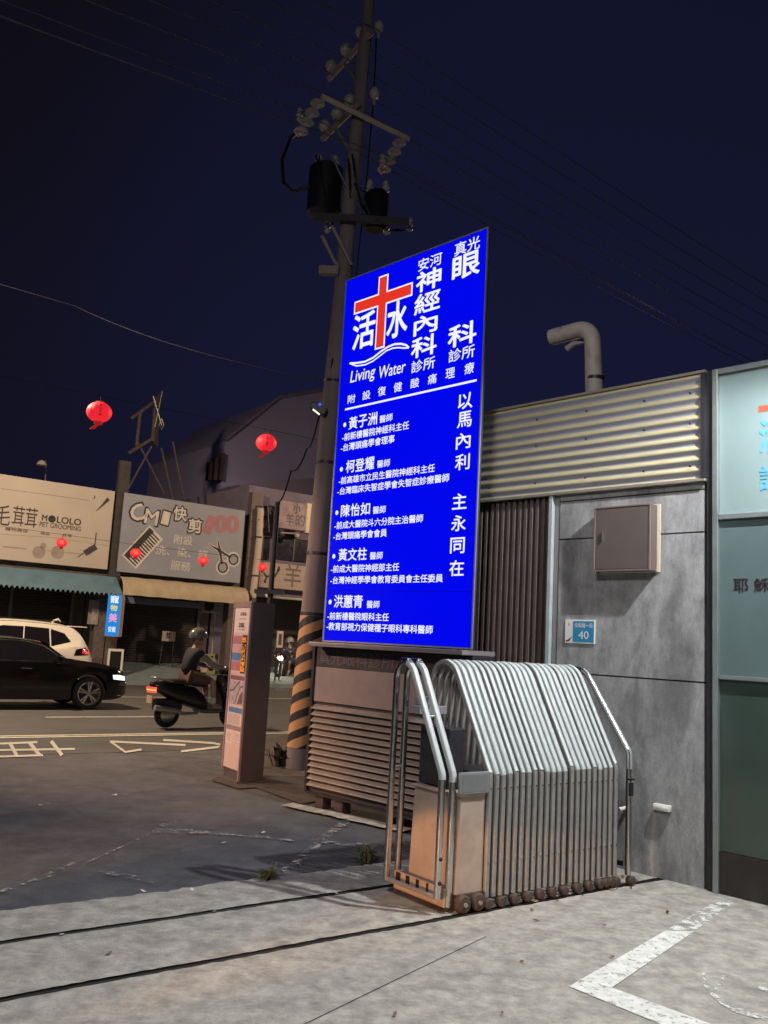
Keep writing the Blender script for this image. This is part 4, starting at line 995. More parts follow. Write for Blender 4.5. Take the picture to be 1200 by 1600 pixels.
# --- rooftop billboard frame
PR = Plane(RF(0, 30.5), AR)
ro = thing('rooftop_frame', 'rusty steel billboard frame standing on the salon roof', 'steel frame', tuple(RF(0, 30.5)), AR)
def ru(px, py, dy=0.0): u, v = PR.uv(px, py); return Vector((u, dy, v))
m_rf = M('rusty_steel', (.085, .066, .058), .8, .2, var=.35)
for nm, segs, rr_ in (('beam', [((205, 654), (244, 625)), ((201, 708), (237, 686)), ((243, 626), (238, 690))], .06), ('post', [((219, 645), (213, 697))], .06),
                      ('leg', [((237, 697), (192, 786)), ((252, 700), (276, 782)), ((270, 690), (293, 780)), ((215, 690), (262, 770))], .034)):
    for a, b in segs:
        mb = MB(); mb.tube([ru(*a), ru(*b, 0 if nm != 'leg' else .3)], rr_, 6); mb.build(nm, m_rf, ro)
mb = MB(); mb.grid([[ru(243, 622, .05), ru(276, 598, 1.5)], [ru(240, 692, .05), ru(272, 690, 1.5)]]); mb.grid([[ru(243, 622, .08), ru(276, 598, 1.53)], [ru(240, 692, .08), ru(272, 690, 1.53)]]); mb.build('panel', M('panel_back', (.07, .06, .06), .9, var=.3), ro)
mb = MB(); mb.tube([ru(238, 620, -.1), ru(251, 665, -.1)], .02, 5); mb.tube([ru(252, 612, -.1), ru(244, 650, -.1), ru(240, 668, -.1)], .02, 5); mb.tube([ru(251, 655, -.1), ru(254, 664, -.1), ru(251, 672, -.1), ru(247, 664, -.1), ru(251, 655, -.1)], .02, 5); mb.build('wiring', m_steel2, ro)
# wall lamp above the pet shop sign
lm = thing('sign_lamp', 'small gooseneck lamp arching over the cream pet shop sign', 'lamp', FO, AR)
a, b, c_, d_ = fu(72, 750), fu(73, 732), fu(68, 724), fu(58, 727)
mb = MB(); mb.tube(fillet([(a[0], .1, a[1]), (b[0], .1, b[1] + .1), (c_[0], -.2, c_[1] + .05), (d_[0], -.45, d_[1])], [0, .2, .15, 0], 5), .025, 8); mb.build('neck', m_rf, lm, 40)
mb = MB(); mb.lathe([(.02, .1), (.10, .06), (.17, -.06)], (d_[0], -.5, d_[1]), 14); mb.build('shade', M('lamp_shade', (.25, .24, .23), .5), lm, 40)
# --- third shop, right of the salon
x3 = fu(388, 850)[0]; x4 = fu(640, 850)[0]
s3 = thing('corner_shop', 'dim shop with tiled fascia and dark windows behind the bus stop pillar', 'building', tuple(RF(x3, YS)), AR); W3 = x4 - x3
def s3u(px, py): u, v = fu(px, py); return u - x3, v
zt3 = fu(430, 762)[1]
mb = MB(); mb.box(.02, W3, .3, 9, 3.35, zt3); mb.box(.02, W3, 2.6, 9, .3, 3.345); mb.build('wall', M('shop_wall_violet', (.17, .145, .21), .85, var=.2, scale=2), s3)
mb = MB(); mb.box(.02, .50, .0, .295, 2.9, zt3 - .3); mb.box(.02, .5, .2, .6, .05, 2.895); mb.build('pillar', m_pillar, s3)
mb = MB(); a = s3u(395, 876); b = s3u(500, 926); mb.box(.55, W3, -.02, .295, b[1], a[1], .01); fa = mb.build('fascia', M('fascia_cream', (.38, .31, .27), .7, var=.12), s3)
mb = MB(); u, v = s3u(457, 900); text_into(mb, '羊', u, v, .75, .85, -.024, -.01); mb.build('lettering', M('fascia_letter', (.16, .12, .125), .7), fa)
mb = MB()
for st in ([(412, 895), (416, 903), (412, 910)], [(414, 901), (422, 900)], [(413, 908), (415, 911)], [(428, 902), (437, 888)], [(433, 893), (436, 885)]):
    mb.stroke([s3u(*p) for p in st], .08, -.024)
mb.build('painted_figure', m_blackpaint, fa)
for (p0, p1) in (((404, 838), (425, 874)), ((440, 838), (487, 879))):
    a, b = s3u(*p0), s3u(*p1)
    mb = MB(); mb.box(a[0], b[0], .24, .299, b[1], a[1]); f = mb.build('window', M('dark_window', (.018, .018, .03), .15), s3)
    mb = MB(); mb.box(a[0] - .06, b[0] + .06, .20, .239, a[1] + .002, a[1] + .06); mb.box((a[0] + b[0]) / 2 - .03, (a[0] + b[0]) / 2 + .03, .21, .239, b[1], a[1]); mb.build('frame', m_darkmetal, f)
a, b = s3u(428, 931), s3u(500, 941)
mb = MB(); mb.box(a[0], b[0] + 2, .05, .25, b[1], a[1], .03); mb.build('eave_tube', m_porcelain, s3, 40)
mb = MB(); mb.box(.6, W3, 2.5, 2.59, .64, 3.3); mb.build('shutter', m_shutter, s3)
gl = thing('bulb', 'small pale bulb under the fascia of the dim shop', 'bulb', tuple(RF(fu(415, 929)[0], YS - .2, fu(415, 929)[1])))
mb = MB(); mb.lathe([(.02, -.12), (.09, -.08), (.12, 0), (.09, .08), (.04, .12), (.04, .18)], (0, 0, 0), 14); mb.build('globe', glow('bulb_glow', (.75, .58, .40), .6), gl, 40)
dp = thing('drainpipe', 'cream downpipe running down the corner of the dim shop', 'drainpipe', FO, AR)
pts = [fu(405, 795), fu(403, 838), fu(400, 870), fu(392, 934)]
mb = MB(); mb.tube([(p[0], -.12, p[1]) for p in pts], .125, 12); mb.build('pipe', M('pipe_cream', (.52, .44, .37), .6, var=.1), dp, 40)
mb = MB()
for (px, py) in ((402, 840), (396, 900)): u, v = fu(px, py); mb.tube([(u, -.12, v - .03), (u, -.12, v + .03)], .135, 12)
mb.build('bracket', m_darkmetal, dp)
lt = thing('lattice_bracket', 'small black lattice bracket with cables above the downpipe', 'bracket', FO, AR)
mb = MB(); P4 = [fu(407, 790), fu(405, 832), fu(416, 832), fu(414, 790)]
for i in range(4): mb.tube([(P4[i][0], -.2, P4[i][1]), (P4[(i + 1) % 4][0], -.2, P4[(i + 1) % 4][1])], .03, 5)
for (a, b) in (((407, 795), (416, 812)), ((415, 795), (406, 812)), ((407, 812), (416, 830)), ((415, 812), (406, 830)), ((400, 813), (424, 812)), ((424, 795), (418, 790)), ((419, 800), (428, 790)), ((422, 795), (430, 797))):
    a, b = fu(*a), fu(*b); mb.tube([(a[0], -.2, a[1]), (b[0], -.2, b[1])], .025, 5)
mb.build('bars', m_blackpaint, lt)
# projecting sign box
q = thing('projecting_sign', 'weathered grey signbox with a pale edge jutting out above the dim shop', 'shop sign', tuple(RF(fu(432, 800)[0], YS)), AR)
za, zb = fu(440, 785)[1], fu(440, 828)[1]; wq = fu(463, 800)[0] - fu(425, 800)[0]
mb = MB(); mb.box(-.15, wq - .05, -.5, -.18, zb, za, .02); mb.build('box', M('weathered_sign', (.30, .235, .26), .7, var=.4, scale=2.5), q)
mb = MB(); mb.box(wq - .045, wq + .33, -.52, -.16, zb - .05, za + .05, .02); mb.build('end_panel', m_cream, q)
mb = MB(); text_into(mb, '小', wq * .55, (za + zb) / 2 + .3, .3, .4, -.505, .02); text_into(mb, '羊', wq * .3, (za + zb) / 2 - .15, .35, .45, -.505, .0); text_into(mb, '的', wq * .72, (za + zb) / 2 - .12, .4, .45, -.505, .0); mb.build('lettering', M('worn_letter', (.12, .09, .12), .8), q)
mb = MB(); mb.tube([(.1, -.3, zb - .15), (wq * .7, -.3, zb - .1)], .03, 6); mb.lathe([(.02, -.1), (.09, -.05), (.09, .05), (.03, .1)], (wq * .75, -.3, zb - .18), 10); mb.build('lamp_arm', m_porcelain, q)
mb = MB(); mb.box(0, .25, -.16, .29, za - .3, za - .2); mb.build('wall_arm', m_darkmetal, q)
# --- gabled house behind
PG = Plane(RF(0, 37), AR)
gb = thing('gabled_house', 'large plain violet grey house with sloping parapet rising behind the shops', 'building', tuple(RF(0, 37)), AR)
gp = [PG.uv(*p) for p in ((345, 760), (352, 690), (436, 623), (520, 608), (690, 590))]
mb = MB(); mb.prism([(gp[0][0] + .1, .3)] + gp + [(gp[-1][0], .3)], 0, 9); mb.build('wall', M('house_wall', (.33, .31, .52), .9, var=.08, scale=.5), gb)
mb = MB(); mb.tube([(p[0], -.06, p[1] + .06) for p in gp[1:]], .09, 5); mb.build('coping', M('house_coping', (.20, .18, .28), .9), gb)
a, b = PG.uv(340, 765), PG.uv(470, 738)
mb = MB(); mb.prism([(a[0], a[1] - .8), (a[0], a[1]), (b[0] + 6, b[1] + .95), (b[0] + 6, b[1] - 1.6)], -2.2, -.01); mb.build('lean_to_roof', M('leanto', (.20, .17, .27), .9, var=.1), gb)
for i in range(3):
    u, v = PG.uv(322 + i * 9, 735); mb = MB(); mb.box(u - .05, u + .12, -.4, -.1, v - .5, v + .35 + i * .22); mb.build('side_fin', M('fin_dark', (.06, .05, .06), .9), gb)
# ================================================================== lanterns
m_lan = M('lantern_red', (.55, .03, .03), .6, emit=(.92, .018, .035), estr=.82, var=.05)
m_lan2 = glow('lantern_rim', (.55, .02, .02), .6)
m_gold = glow('lantern_gold', (1.0, .30, .12), .9)
def lantern(px, py, dpx, D, label, txt, big):
    d = ray(px, py); dep = D * F_PX / dpx; c = CAM + d * dep / (d @ FWD)
    t = thing('red_lantern', label, 'lantern', tuple(c), math.atan2(d[1], d[0]) - math.pi / 2, 'red lanterns strung over the street')
    r = D / 2; hh = r * .84
    prof = [(r * math.sin(a) if 0 < k < 12 else r * .30, -hh * math.cos(a)) for k, a in ((k, math.pi * (.06 + .88 * k / 12)) for k in range(13))]
    prof[0] = (r * .34, -hh * .96); prof[-1] = (r * .34, hh * .96)
    mb = MB(); mb.lathe(prof, (0, 0, 0), 64, lobes=16, amp=.012); mb.build('paper_globe', m_lan, t, 60)
    mb = MB(); mb.lathe([(r * .33, -hh * 1.2), (r * .36, -hh * .95), (r * .30, -hh * .93)], (0, 0, 0), 18); mb.lathe([(r * .36, hh * .95), (r * .33, hh * 1.04), (r * .1, hh * 1.06)], (0, 0, 0), 18); mb.build('rim', m_lan2, t, 40)
    mb = MB()
    for k in range(5): mb.tube([(.012 * (k - 2), 0, -hh * 1.2), (.02 * (k - 2) - (.10 if big else .0), 0, -hh * (1.75 if big else 1.5))], .006, 4)
    mb.build('tassel', m_lan2, t)
    mb = MB(); mb.tube([(0, 0, hh * 1.06), (0, 0, hh * 1.06 + .10)], .006, 5); mb.build('hook', m_blackpaint, t)
    def bend(u, v):
        q = max(.05, 1 - (u / r) ** 2 - (v / hh) ** 2); return (u, -r * math.sqrt(q) * 1.015 - .004, v)
    mb = MB(); n = len(txt)
    for i, ch in enumerate(txt):
        if big: text_into(mb, ch, r * .08, hh * (.62 - 1.24 * (i + .5) / n), r * .26, hh * 1.0 / n, 0, .02, fn=bend)
        else: text_into(mb, ch, 0, 0, r * .7, hh * .9, 0, .03, fn=bend)
    mb.build('character', m_blackpaint if big else m_gold, t)
    return c, hh * 1.06 + .10
LT = []
for px, py, dpx, D, lab, txt, big in ((155, 644, 38.5, .45, 'large glowing red lantern high against the night sky, left of the rooftop frame', '保生大帝', True),
                                    (416, 692, 32, .45, 'glowing red lantern in front of the gabled violet house', '平安', True),
                                    (96.5, 848, 16.5, .30, 'small red lantern before the cream pet grooming sign', '福', False),
                                    (212, 864, 16.5, .30, 'small red lantern covering the foot of the comb on the salon sign', '福', False),
                                    (317.5, 876, 15.5, .30, 'small red lantern beside the scissors on the salon sign', '福', False),
                                    (410.5, 886, 14.5, .30, 'small red lantern before the fascia of the dim shop', '福', False)):
    c, up = lantern(px, py, dpx, D, lab, txt, big); LT.append(np.array(c) + np.array([0, 0, up]))
def wire(pts, r, name, label, cat, group=None, mat=None, sag=0.0):
    mb = MB(); out = []
    for a, b in zip(pts, pts[1:]):
        a, b = np.array(a, float), np.array(b, float)
        for k in range(16):
            t = k / 16; p = a + (b - a) * t; p[2] -= sag * 4 * t * (1 - t); out.append(Vector(p))
    out.append(Vector(pts[-1])); mb.tube(out, r, 5)
    return tag(mb.build(name, mat or m_blackpaint), label, cat, group)
dv = LT[1] - LT[0]
wire([LT[0] - dv * 1.6, LT[0], LT[1], LT[1] + dv * 2.5], .005, 'lantern_wire', 'thin black wire carrying the two large lanterns over the street', 'wire', None, None, .0)
dv = LT[3] - LT[2]; dv2 = LT[5] - LT[4]
wire([LT[2] - dv * 3, LT[2], LT[3], LT[4], LT[5], LT[5] + dv2 * 3], .005, 'lantern_wire', 'thin black wire with the row of small lanterns before the shop signs', 'wire')
# overhead power cables along the street
for k, (px, py) in enumerate(((515, 114), (537, 89), (559, 64), (507, 208), (551, 163), (476, 176), (604, 243), (592, 47))):
    p = np.array(pp(px, py))
    wire([p - RD * 40 + np.array([0, 0, -.5]), p, p + RD * 42 + np.array([0, 0, -.5])], .007, 'power_cable', 'dark power cable running along the street from the pole crossarms', 'power cable', 'power cables on the pole', M('cable_grey', (.06, .055, .06), .6) if k == 0 else bpy.data.materials['cable_grey'], .9)
p = np.array(pp(541, 600)); tp = None
wire([RF(-30, 24, 12), RF(6, 21, 9.4), p], .007, 'service_cable', 'sagging service cable crossing the dark sky from the left to the pole', 'cable', None, m_blackpaint, .2)
# thin dark post behind the pillar, with its feed cable
PT = np.array([0, 0, 0.]); base = depth_pt(417, 1000, 13.6); top = depth_pt(434, 785, 13.6); d = (top - base) / (top[2] - base[2]); b0 = top + d * (0 - top[2])
ps = thing('slim_post', 'slim dark steel post rising behind the bus stop pillar', 'post', tuple(b0))
mb = MB(); mb.tube([Vector((0, 0, 0)), Vector(top - b0)], [.046, .042], 12); mb.build('tube', m_darkmetal, ps, 40)
mb = MB(); q = Vector(depth_pt(421, 925, 13.6) - b0); mb.box(-.22, .22, -.1, .1, -.03, .03, mat=Matrix.Translation(q)); mb.build('cross_piece', m_darkmetal, ps)
wire([top, depth_pt(455, 735, 13.3), depth_pt(480, 700, 13.0), depth_pt(497, 655, 12.5), depth_pt(520, 560, 12.2)], .012, 'feed_cable', 'thin cable looping from the slim post up to the power pole', 'cable', None, None, .12)

# ================================================================== vehicles
def smooth_interp(xs, ys):
    xs = np.array(xs, float); ys = np.array(ys, float)
    m = np.gradient(ys, xs)
    d = np.diff(ys) / np.diff(xs)
    for i in range(1, len(xs) - 1):
        m[i] = 0 if d[i - 1] * d[i] <= 0 else 2 * d[i - 1] * d[i] / (d[i - 1] + d[i])
    m[0], m[-1] = d[0], d[-1]
    def f(x):
        x = min(max(x, xs[0]), xs[-1]); i = min(max(int(np.searchsorted(xs, x)) - 1, 0), len(xs) - 2)
        h = xs[i + 1] - xs[i]; t = (x - xs[i]) / h
        return float((2 * t**3 - 3 * t**2 + 1) * ys[i] + (t**3 - 2 * t**2 + t) * h * m[i] + (-2 * t**3 + 3 * t**2) * ys[i + 1] + (t**3 - t**2) * h * m[i + 1])
    return f
m_tyre = M('tyre', (.018, .017, .017), .85); m_rim = M('alloy', (.50, .49, .47), .3, .9); m_glasscar = M('car_glass', (.010, .010, .013), .06, spec=.8)
def car(name, label, loc, rot, bodymat, top, belt, hw, xr, xf, wr, wx, zlow=.20, lamp=None, suv=False):
    """top, belt, hw: curves along the car (x forward); wx: axle positions (rear, front)"""
    t = thing(name, label, 'car', loc, rot)
    T, B, HW = smooth_interp(*top), smooth_interp(*belt), smooth_interp(*hw)
    def zb(x):
        z = zlow + .10 * max(0, (x - (xf - .5)) / .5) ** 2 + .14 * max(0, ((xr + .5) - x) / .5) ** 2
        for c in wx:
            q = (wr * 1.13) ** 2 - (x - c) ** 2
            if q > 0: z = max(z, wr + math.sqrt(q) * 1.0)
        return z
    def half(x):
        b, tp, w = B(x), T(x), HW(x); z0 = zb(x); tp = max(tp, b + .015)
        k = min(1, (tp - b) / .45)                    # 0 on the bonnet, 1 on the roof
        wr_ = w * (.92 - .24 * k)
        mid = z0 + (b - z0) * .55
        return [(0, z0), (w * .80, z0), (w * .95, z0 + .012), (w * .985, z0 + (b - z0) * .12), (w, mid), (w * .992, b - (b - z0) * .16), (w * .965, b - .012), (w * .94, b + .004),
                (w * .94 + (wr_ - w * .94) * .5, b + (tp - b) * .46), (wr_ + .02 * k, tp - .07 * k), (wr_ - .06, tp - .012 - .012 * k), (wr_ * .5, tp + .008 * k), (0, tp + .012 * k)]
    xs = list(np.arange(xr, xf, .045)) + [xf]
    for c in wx: xs += [c - wr * 1.13, c + wr * 1.13, c - wr * 1.128, c + wr * 1.128]
    xs = sorted(xs)
    rows = []
    for x in xs:
        h = half(x); rows.append([(x, -y, z) for y, z in h] + [(x, y, z) for y, z in h[-2:0:-1]])
    mb = MB(); b = mb.b
    V = [[b.verts.new(p) for p in r] for r in rows]; n = len(V[0])
    for A, C in zip(V, V[1:]):
        for i in range(n): b.faces.new((A[i], A[(i + 1) % n], C[(i + 1) % n], C[i]))
    b.faces.new(V[0]); b.faces.new(V[-1][::-1])
    body = mb.build('body', bodymat, t, 35)
    def ysurf(x, z):
        h = half(x)
        for (y0, z0), (y1, z1) in zip(h[1:], h[2:]):
            if z0 <= z <= z1 and z1 > z0: return y0 + (y1 - y0) * (z - z0) / (z1 - z0)
        return h[9][0]
    def side_panel(poly_top, poly_bot, s, nm, mat, par, off=.006, n=14):
        rows = []
        for k in range(5):
            f = k / 4; row = []
            for i in range(n + 1):
                g = i / n
                xt, zt = poly_top(g); xb, zb_ = poly_bot(g); x, z = xb + (xt - xb) * f, zb_ + (zt - zb_) * f
                row.append((x, s * (ysurf(x, z) + off), z))
            rows.append(row)
        mb = MB(); mb.grid(rows); return mb.build(nm, mat, par, 50)
    return t, body, T, B, HW, half, ysurf, side_panel
def wheel(par, x, y, r, s, w=.21, spokes=5, rimmat=None):
    """s: outward direction of the wheel's face (+1 / -1 along y)"""
    mb = MB(); p = [(r * .62, -w / 2), (r * .92, -w / 2), (r, -w / 2 + .03), (r, w / 2 - .03), (r * .92, w / 2), (r * .70, w / 2), (r * .66, w / 2 - .03)]
    mb.lathe([(a, h * s) for a, h in p], (x, y, r), 36, 'y'); ty = mb.build('wheel', m_tyre, par, 40)
    mb = MB(); mb.lathe([(r * .70, s * (w / 2 - .035)), (r * .72, s * (w / 2 + .004)), (r * .68, s * (w / 2 + .006)), (r * .64, s * (w / 2 - .03))], (x, y, r), 36, 'y')
    yo = y + s * (w / 2 - .012)
    for k in range(spokes):
        for dd in (-.16, .16):
            a = 2 * math.pi * k / spokes + .3
            p0 = Vector((x + r * .12 * math.cos(a), yo, r + r * .12 * math.sin(a))); p1 = Vector((x + r * .66 * math.cos(a + dd), yo, r + r * .66 * math.sin(a + dd)))
            mb.tube([p0, p1], [.028, .022], 6)
    mb.lathe([(.02, s * (w / 2 - .05)), (r * .17, s * (w / 2 - .04)), (r * .15, s * (w / 2 + .002)), (.02, s * (w / 2 + .004))], (x, y, r), 16, 'y')
    mb.build('rim', rimmat or m_rim, ty, 40)
    mb = MB(); mb.lathe([(.02, s * (-w / 2 + .02)), (r * .63, s * (-w / 2 + .02)), (r * .63, s * .02), (.02, s * .02)], (x, y, r), 24, 'y'); mb.build('brake', m_blackpaint, ty, 40)
# --- dark saloon
m_carblack = M('car_black', (.010, .009, .010), .18, .2, var=.05, spec=.7)
WB, HWD = 2.85, .92
P = ground(137, 1109)
sloc = P - RD * 1.42 - RP * (-.93)
ret = car('dark_sedan', 'shiny black saloon car driving along the road, its headlight lit', tuple(sloc), AR, m_carblack,
          ([-2.4, -2.25, -1.7, -1.2, -.3, .35, .95, 1.5, 2.0, 2.25, 2.34], [.80, 1.05, 1.12, 1.36, 1.45, 1.40, 1.07, .99, .90, .78, .60]),
          ([-2.4, -1.6, 0, .9, 1.6, 2.1, 2.34], [.78, .99, .97, .96, .92, .84, .58]),
          ([-2.4, -2.2, -1.5, 0, 1.4, 1.95, 2.2, 2.34], [.70, .84, .92, .93, .925, .86, .76, .60]), -2.4, 2.34, .345, (-1.43, 1.42), .19)
t, body, T, B, HW, half, ysurf, sp_ = ret
for x in (-1.43, 1.42):
    for s in (-1, 1): wheel(t, x, s * .815, .345, s)
for s in (-1, 1):
    a = sp_(lambda g: (.62 - 1.05 * g, [1.20 + .17 * min(1, g * 2.6), ][0]), lambda g: (.82 - 1.25 * g, 1.0), s, 'side_window', m_glasscar, t)
    sp_(lambda g: (-.47 - .75 * g, 1.37 - .16 * g ** 2), lambda g: (-.47 - .95 * g, 1.0), s, 'side_window', m_glasscar, t)
    mb = MB(); mb.tube([(x, s * (ysurf(x, .985) + .006), .985) for x in np.linspace(-1.45, .84, 20)], .012, 5); mb.tube([(x, s * (ysurf(x, z) + .008), z) for x, z in ((.84, .99), (.66, 1.16), (.42, 1.31), (.1, 1.385), (-.5, 1.40), (-1.0, 1.34))], .011, 5); mb.build('window_trim', m_steel, t, 50)
    mb = MB(); mb.lathe([(.02, -.09), (.08, -.07), (.10, 0), (.07, .06), (.02, .075)], (.66, s * 1.03, 1.03), 14, 'y'); mb.tube([(.66, s * .90, .99), (.66, s * 1.0, 1.02)], .03, 6); mb.build('mirror', m_carblack, t, 40)
    mb = MB(); q = [(1.93, .70), (2.0, .80), (2.14, .79), (2.24, .70), (2.18, .66)]
    rows = [[(x, s * (HW(x) - .004 + .010 if x < 2.1 else HW(x) + .02 + .012), z) for x, z in ((1.92, .74), (2.02, .745), (2.12, .735), (2.22, .715))], [(x, s * (HW(x) + .010 if x < 2.1 else HW(x) + .03), z) for x, z in ((1.94, .65), (2.04, .64), (2.14, .63), (2.25, .62))]]
    mb.grid(rows); mb.build('headlight', glow('headlight_white', (.9, .96, 1), 1.5), t)
    mb = MB(); mb.box(-.05, .17, s * .935 - .008, s * .935 + .008, .83, .85, .004); mb.box(-1.15, -.93, s * .935 - .008, s * .935 + .008, .83, .85, .004); mb.build('door_handle', m_steel, t)
    mb = MB()
    for z, l_ in ((.575, .13), (.535, .11), (.30, .12)): mb.tube([(2.18 - l_, s * (HW(2.12) + .008), z), (2.24, s * (HW(2.22) + .015), z - .01)], .009, 5)
    mb.build('bumper_trim', m_steel, t)
    mb = MB(); mb.tube([(-2.30, s * .74, .86), (-2.2, s * .84, .88), (-2.0, s * .895, .88)], .045, 6); mb.build('tail_light', M('tail_dark', (.25, .01, .01), .3), t)
def top_panel(par, x0, x1, T, half, frac, nm, n=8, off=.008, mat=None):
    rows = []
    for i in range(n + 1):
        x = x0 + (x1 - x0) * i / n; h = half(x); w = h[10][0] * frac
        rows.append([(x, y, T(x) + .012 + off - .02 * (abs(y) / max(w, .01)) ** 2 * .6) for y in np.linspace(-w, w, 7)])
    mb = MB(); mb.grid(rows); return mb.build(nm, mat or m_glasscar, par, 50)
top_panel(t, .42, .93, T, half, .96, 'windscreen'); top_panel(t, -1.66, -1.16, T, half, .9, 'rear_window')
mb = MB(); mb.box(2.33, 2.352, -.45, .45, .36, .56, .01); mb.build('grille', m_blackpaint, t)
mb = MB(); mb.tube([(1.0, -.62, 1.055), (1.25, -.66, 1.02), (1.9, -.6, .935)], .006, 4); mb.tube([(1.0, .62, 1.055), (1.25, .66, 1.02), (1.9, .6, .935)], .006, 4); mb.build('bonnet_crease', m_blackpaint, t)
mb = MB(); mb.tube([(.40, -.55, 1.33), (.38, -.45, 1.37)], .03, 5); mb.build('marker', M('marker_red', (.4, .02, .02), .4, emit=(.6, .02, .02), estr=.6), t)
# --- white SUV, tail towards the right
m_carwhite = M('car_white', (.74, .70, .62), .25, 0, var=.03, spec=.6)
d = ray(146, 1000); P = CAM + d * (((RF(0, 23.75) - CAM) @ RP) / (d @ RP)); P[2] = 0
vloc = P - RD * 2.22 + RP * .93
ret = car('white_suv', 'white sport utility car parked tail first beyond the black saloon', tuple(vloc), AR + math.pi, m_carwhite,
          ([-2.3, -2.24, -2.12, -1.95, -1.72, -1.2, -.3, .4, 1.1, 1.6, 2.1, 2.25, 2.34], [.95, 1.12, 1.30, 1.58, 1.74, 1.82, 1.86, 1.80, 1.20, 1.12, 1.02, .90, .7]),
          ([-2.3, -1.9, -1.0, 0, 1.0, 1.7, 2.1, 2.34], [.93, 1.24, 1.18, 1.13, 1.10, 1.04, .95, .66]),
          ([-2.3, -2.15, -1.6, 0, 1.4, 1.95, 2.2, 2.34], [.74, .86, .93, .94, .93, .87, .78, .62]), -2.3, 2.34, .37, (-1.35, 1.38), .24)
t, body, T, B, HW, half, ysurf, sp_ = ret
for x in (-1.35, 1.38):
    for s in (-1, 1): wheel(t, x, s * .82, .37, s)
for s in (-1, 1):
    sp_(lambda g: (.55 - 1.0 * g, 1.45 + .24 * min(1, g * 2.2)), lambda g: (.85 - 1.28 * g, 1.16), s, 'side_window', m_glasscar, t)
    sp_(lambda g: (-.48 - .62 * g, 1.70 - .03 * g), lambda g: (-.46 - .66 * g, 1.17 + .02 * g), s, 'side_window', m_glasscar, t)
    sp_(lambda g: (-1.14 - .36 * g, 1.66 - .10 * g), lambda g: (-1.15 - .52 * g, 1.21 + .14 * g), s, 'quarter_window', m_glasscar, t, n=8)
    sp_(lambda g: (-1.80 - .30 * g, 1.16 + .06 * g), lambda g: (-1.74 - .47 * g, .99 + .03 * g), s, 'tail_light_housing', m_glasscar, t, n=8)
    sp_(lambda g: (-1.98 - .16 * g, 1.185 + .02 * g), lambda g: (-1.97 - .25 * g, 1.04), s, 'tail_light', M('tail_red', (.6, .02, .03), .3, emit=(.9, .03, .05), estr=.7), t, n=6)
    mb = MB(); mb.lathe([(.02, -.09), (.09, -.07), (.11, 0), (.08, .06), (.02, .075)], (.82, s * 1.06, 1.2), 14, 'y'); mb.tube([(.80, s * .90, 1.15), (.82, s * 1.0, 1.19)], .03, 6); mb.build('mirror', m_carwhite, t, 40)
    mb = MB(); mb.tube([(1.98, s * .90, .92), (2.15, s * .84, .91), (2.26, s * .76, .88)], .05, 6); mb.build('headlight', m_porcelain, t)
    mb = MB(); mb.tube([(-1.5, s * .63, 1.845), (-1.2, s * .66, 1.87), (.2, s * .66, 1.88), (.4, s * .64, 1.84)], .018, 6); mb.build('roof_rail', m_blackpaint, t)
    mb = MB(); mb.box(-.3, -.06, s * .945 - .01, s * .945 + .01, 1.0, 1.025, .004); mb.box(-1.2, -.98, s * .945 - .01, s * .945 + .01, 1.02, 1.045, .004); mb.build('door_handle', m_carwhite, t)
    mb = MB(); mb.tube([(x, s * (HW(x) + .012), .36) for x in np.linspace(-.85, .9, 9)], .05, 6); mb.build('sill_trim', m_blackpaint, t)
top_panel(t, .48, 1.04, T, half, .95, 'windscreen'); top_panel(t, -2.12, -1.97, T, half, .9, 'rear_window')
rows = []
mb = MB(); mb.box(-2.13, -1.68, -.60, .60, 1.735, 1.765, .012); mb.build('tail_spoiler', m_carwhite, t)
mb = MB(); mb.tube([(-1.35, 0, 1.84), (-1.52, 0, 1.93), (-1.60, 0, 1.85)], [.04, .03, .02], 8); mb.build('roof_fin', m_carwhite, t, 40)
mb = MB(); mb.box(-2.32, -2.29, -.26, .26, .62, .78, .006); mb.build('number_plate', m_white, t)
mb = MB(); mb.box(-2.33, -2.2, -.72, .72, .36, .50, .03); mb.build('bumper', m_blackpaint, t)

# ================================================================== people and scooters
def skin_mesh(name, verts, edges, radii, mat, parent, sub=2, root=0):
    me = bpy.data.meshes.new(name); me.from_pydata([tuple(v) for v in verts], edges, []); o = bpy.data.objects.new(name, me); COL.objects.link(o)
    md = o.modifiers.new('Skin', 'SKIN'); md.branch_smoothing = .6
    for i, r in enumerate(radii):
        sv = me.skin_vertices[0].data[i]; sv.radius = (r, r) if not isinstance(r, tuple) else r; sv.use_root = (i == root)
    o.modifiers.new('Sub', 'SUBSURF').render_levels = sub; o.modifiers['Sub'].levels = sub
    dg = bpy.context.evaluated_depsgraph_get(); dg.update()
    m2 = bpy.data.meshes.new_from_object(o.evaluated_get(dg)); bpy.data.objects.remove(o)
    m2.name = name
    return link(name, m2, mat, parent, True)
m_skin = M('skin', (.36, .20, .14), .55, var=.05); m_jacket = M('dark_jacket', (.014, .014, .022), .8, var=.2, scale=12); m_sleevec = M('grey_sleeve', (.22, .21, .21), .8, var=.15); m_shorts = M('brown_shorts', (.10, .055, .045), .8, var=.15)
m_sock = M('white_sock', (.60, .58, .60), .9); m_helmet = M('grey_helmet', (.17, .17, .165), .22, .1); m_scoot = M('scooter_black', (.016, .015, .018), .28, .2); m_scoot2 = M('scooter_grey', (.16, .15, .145), .35, .3); m_seat = M('seat_vinyl', (.02, .018, .018), .6)
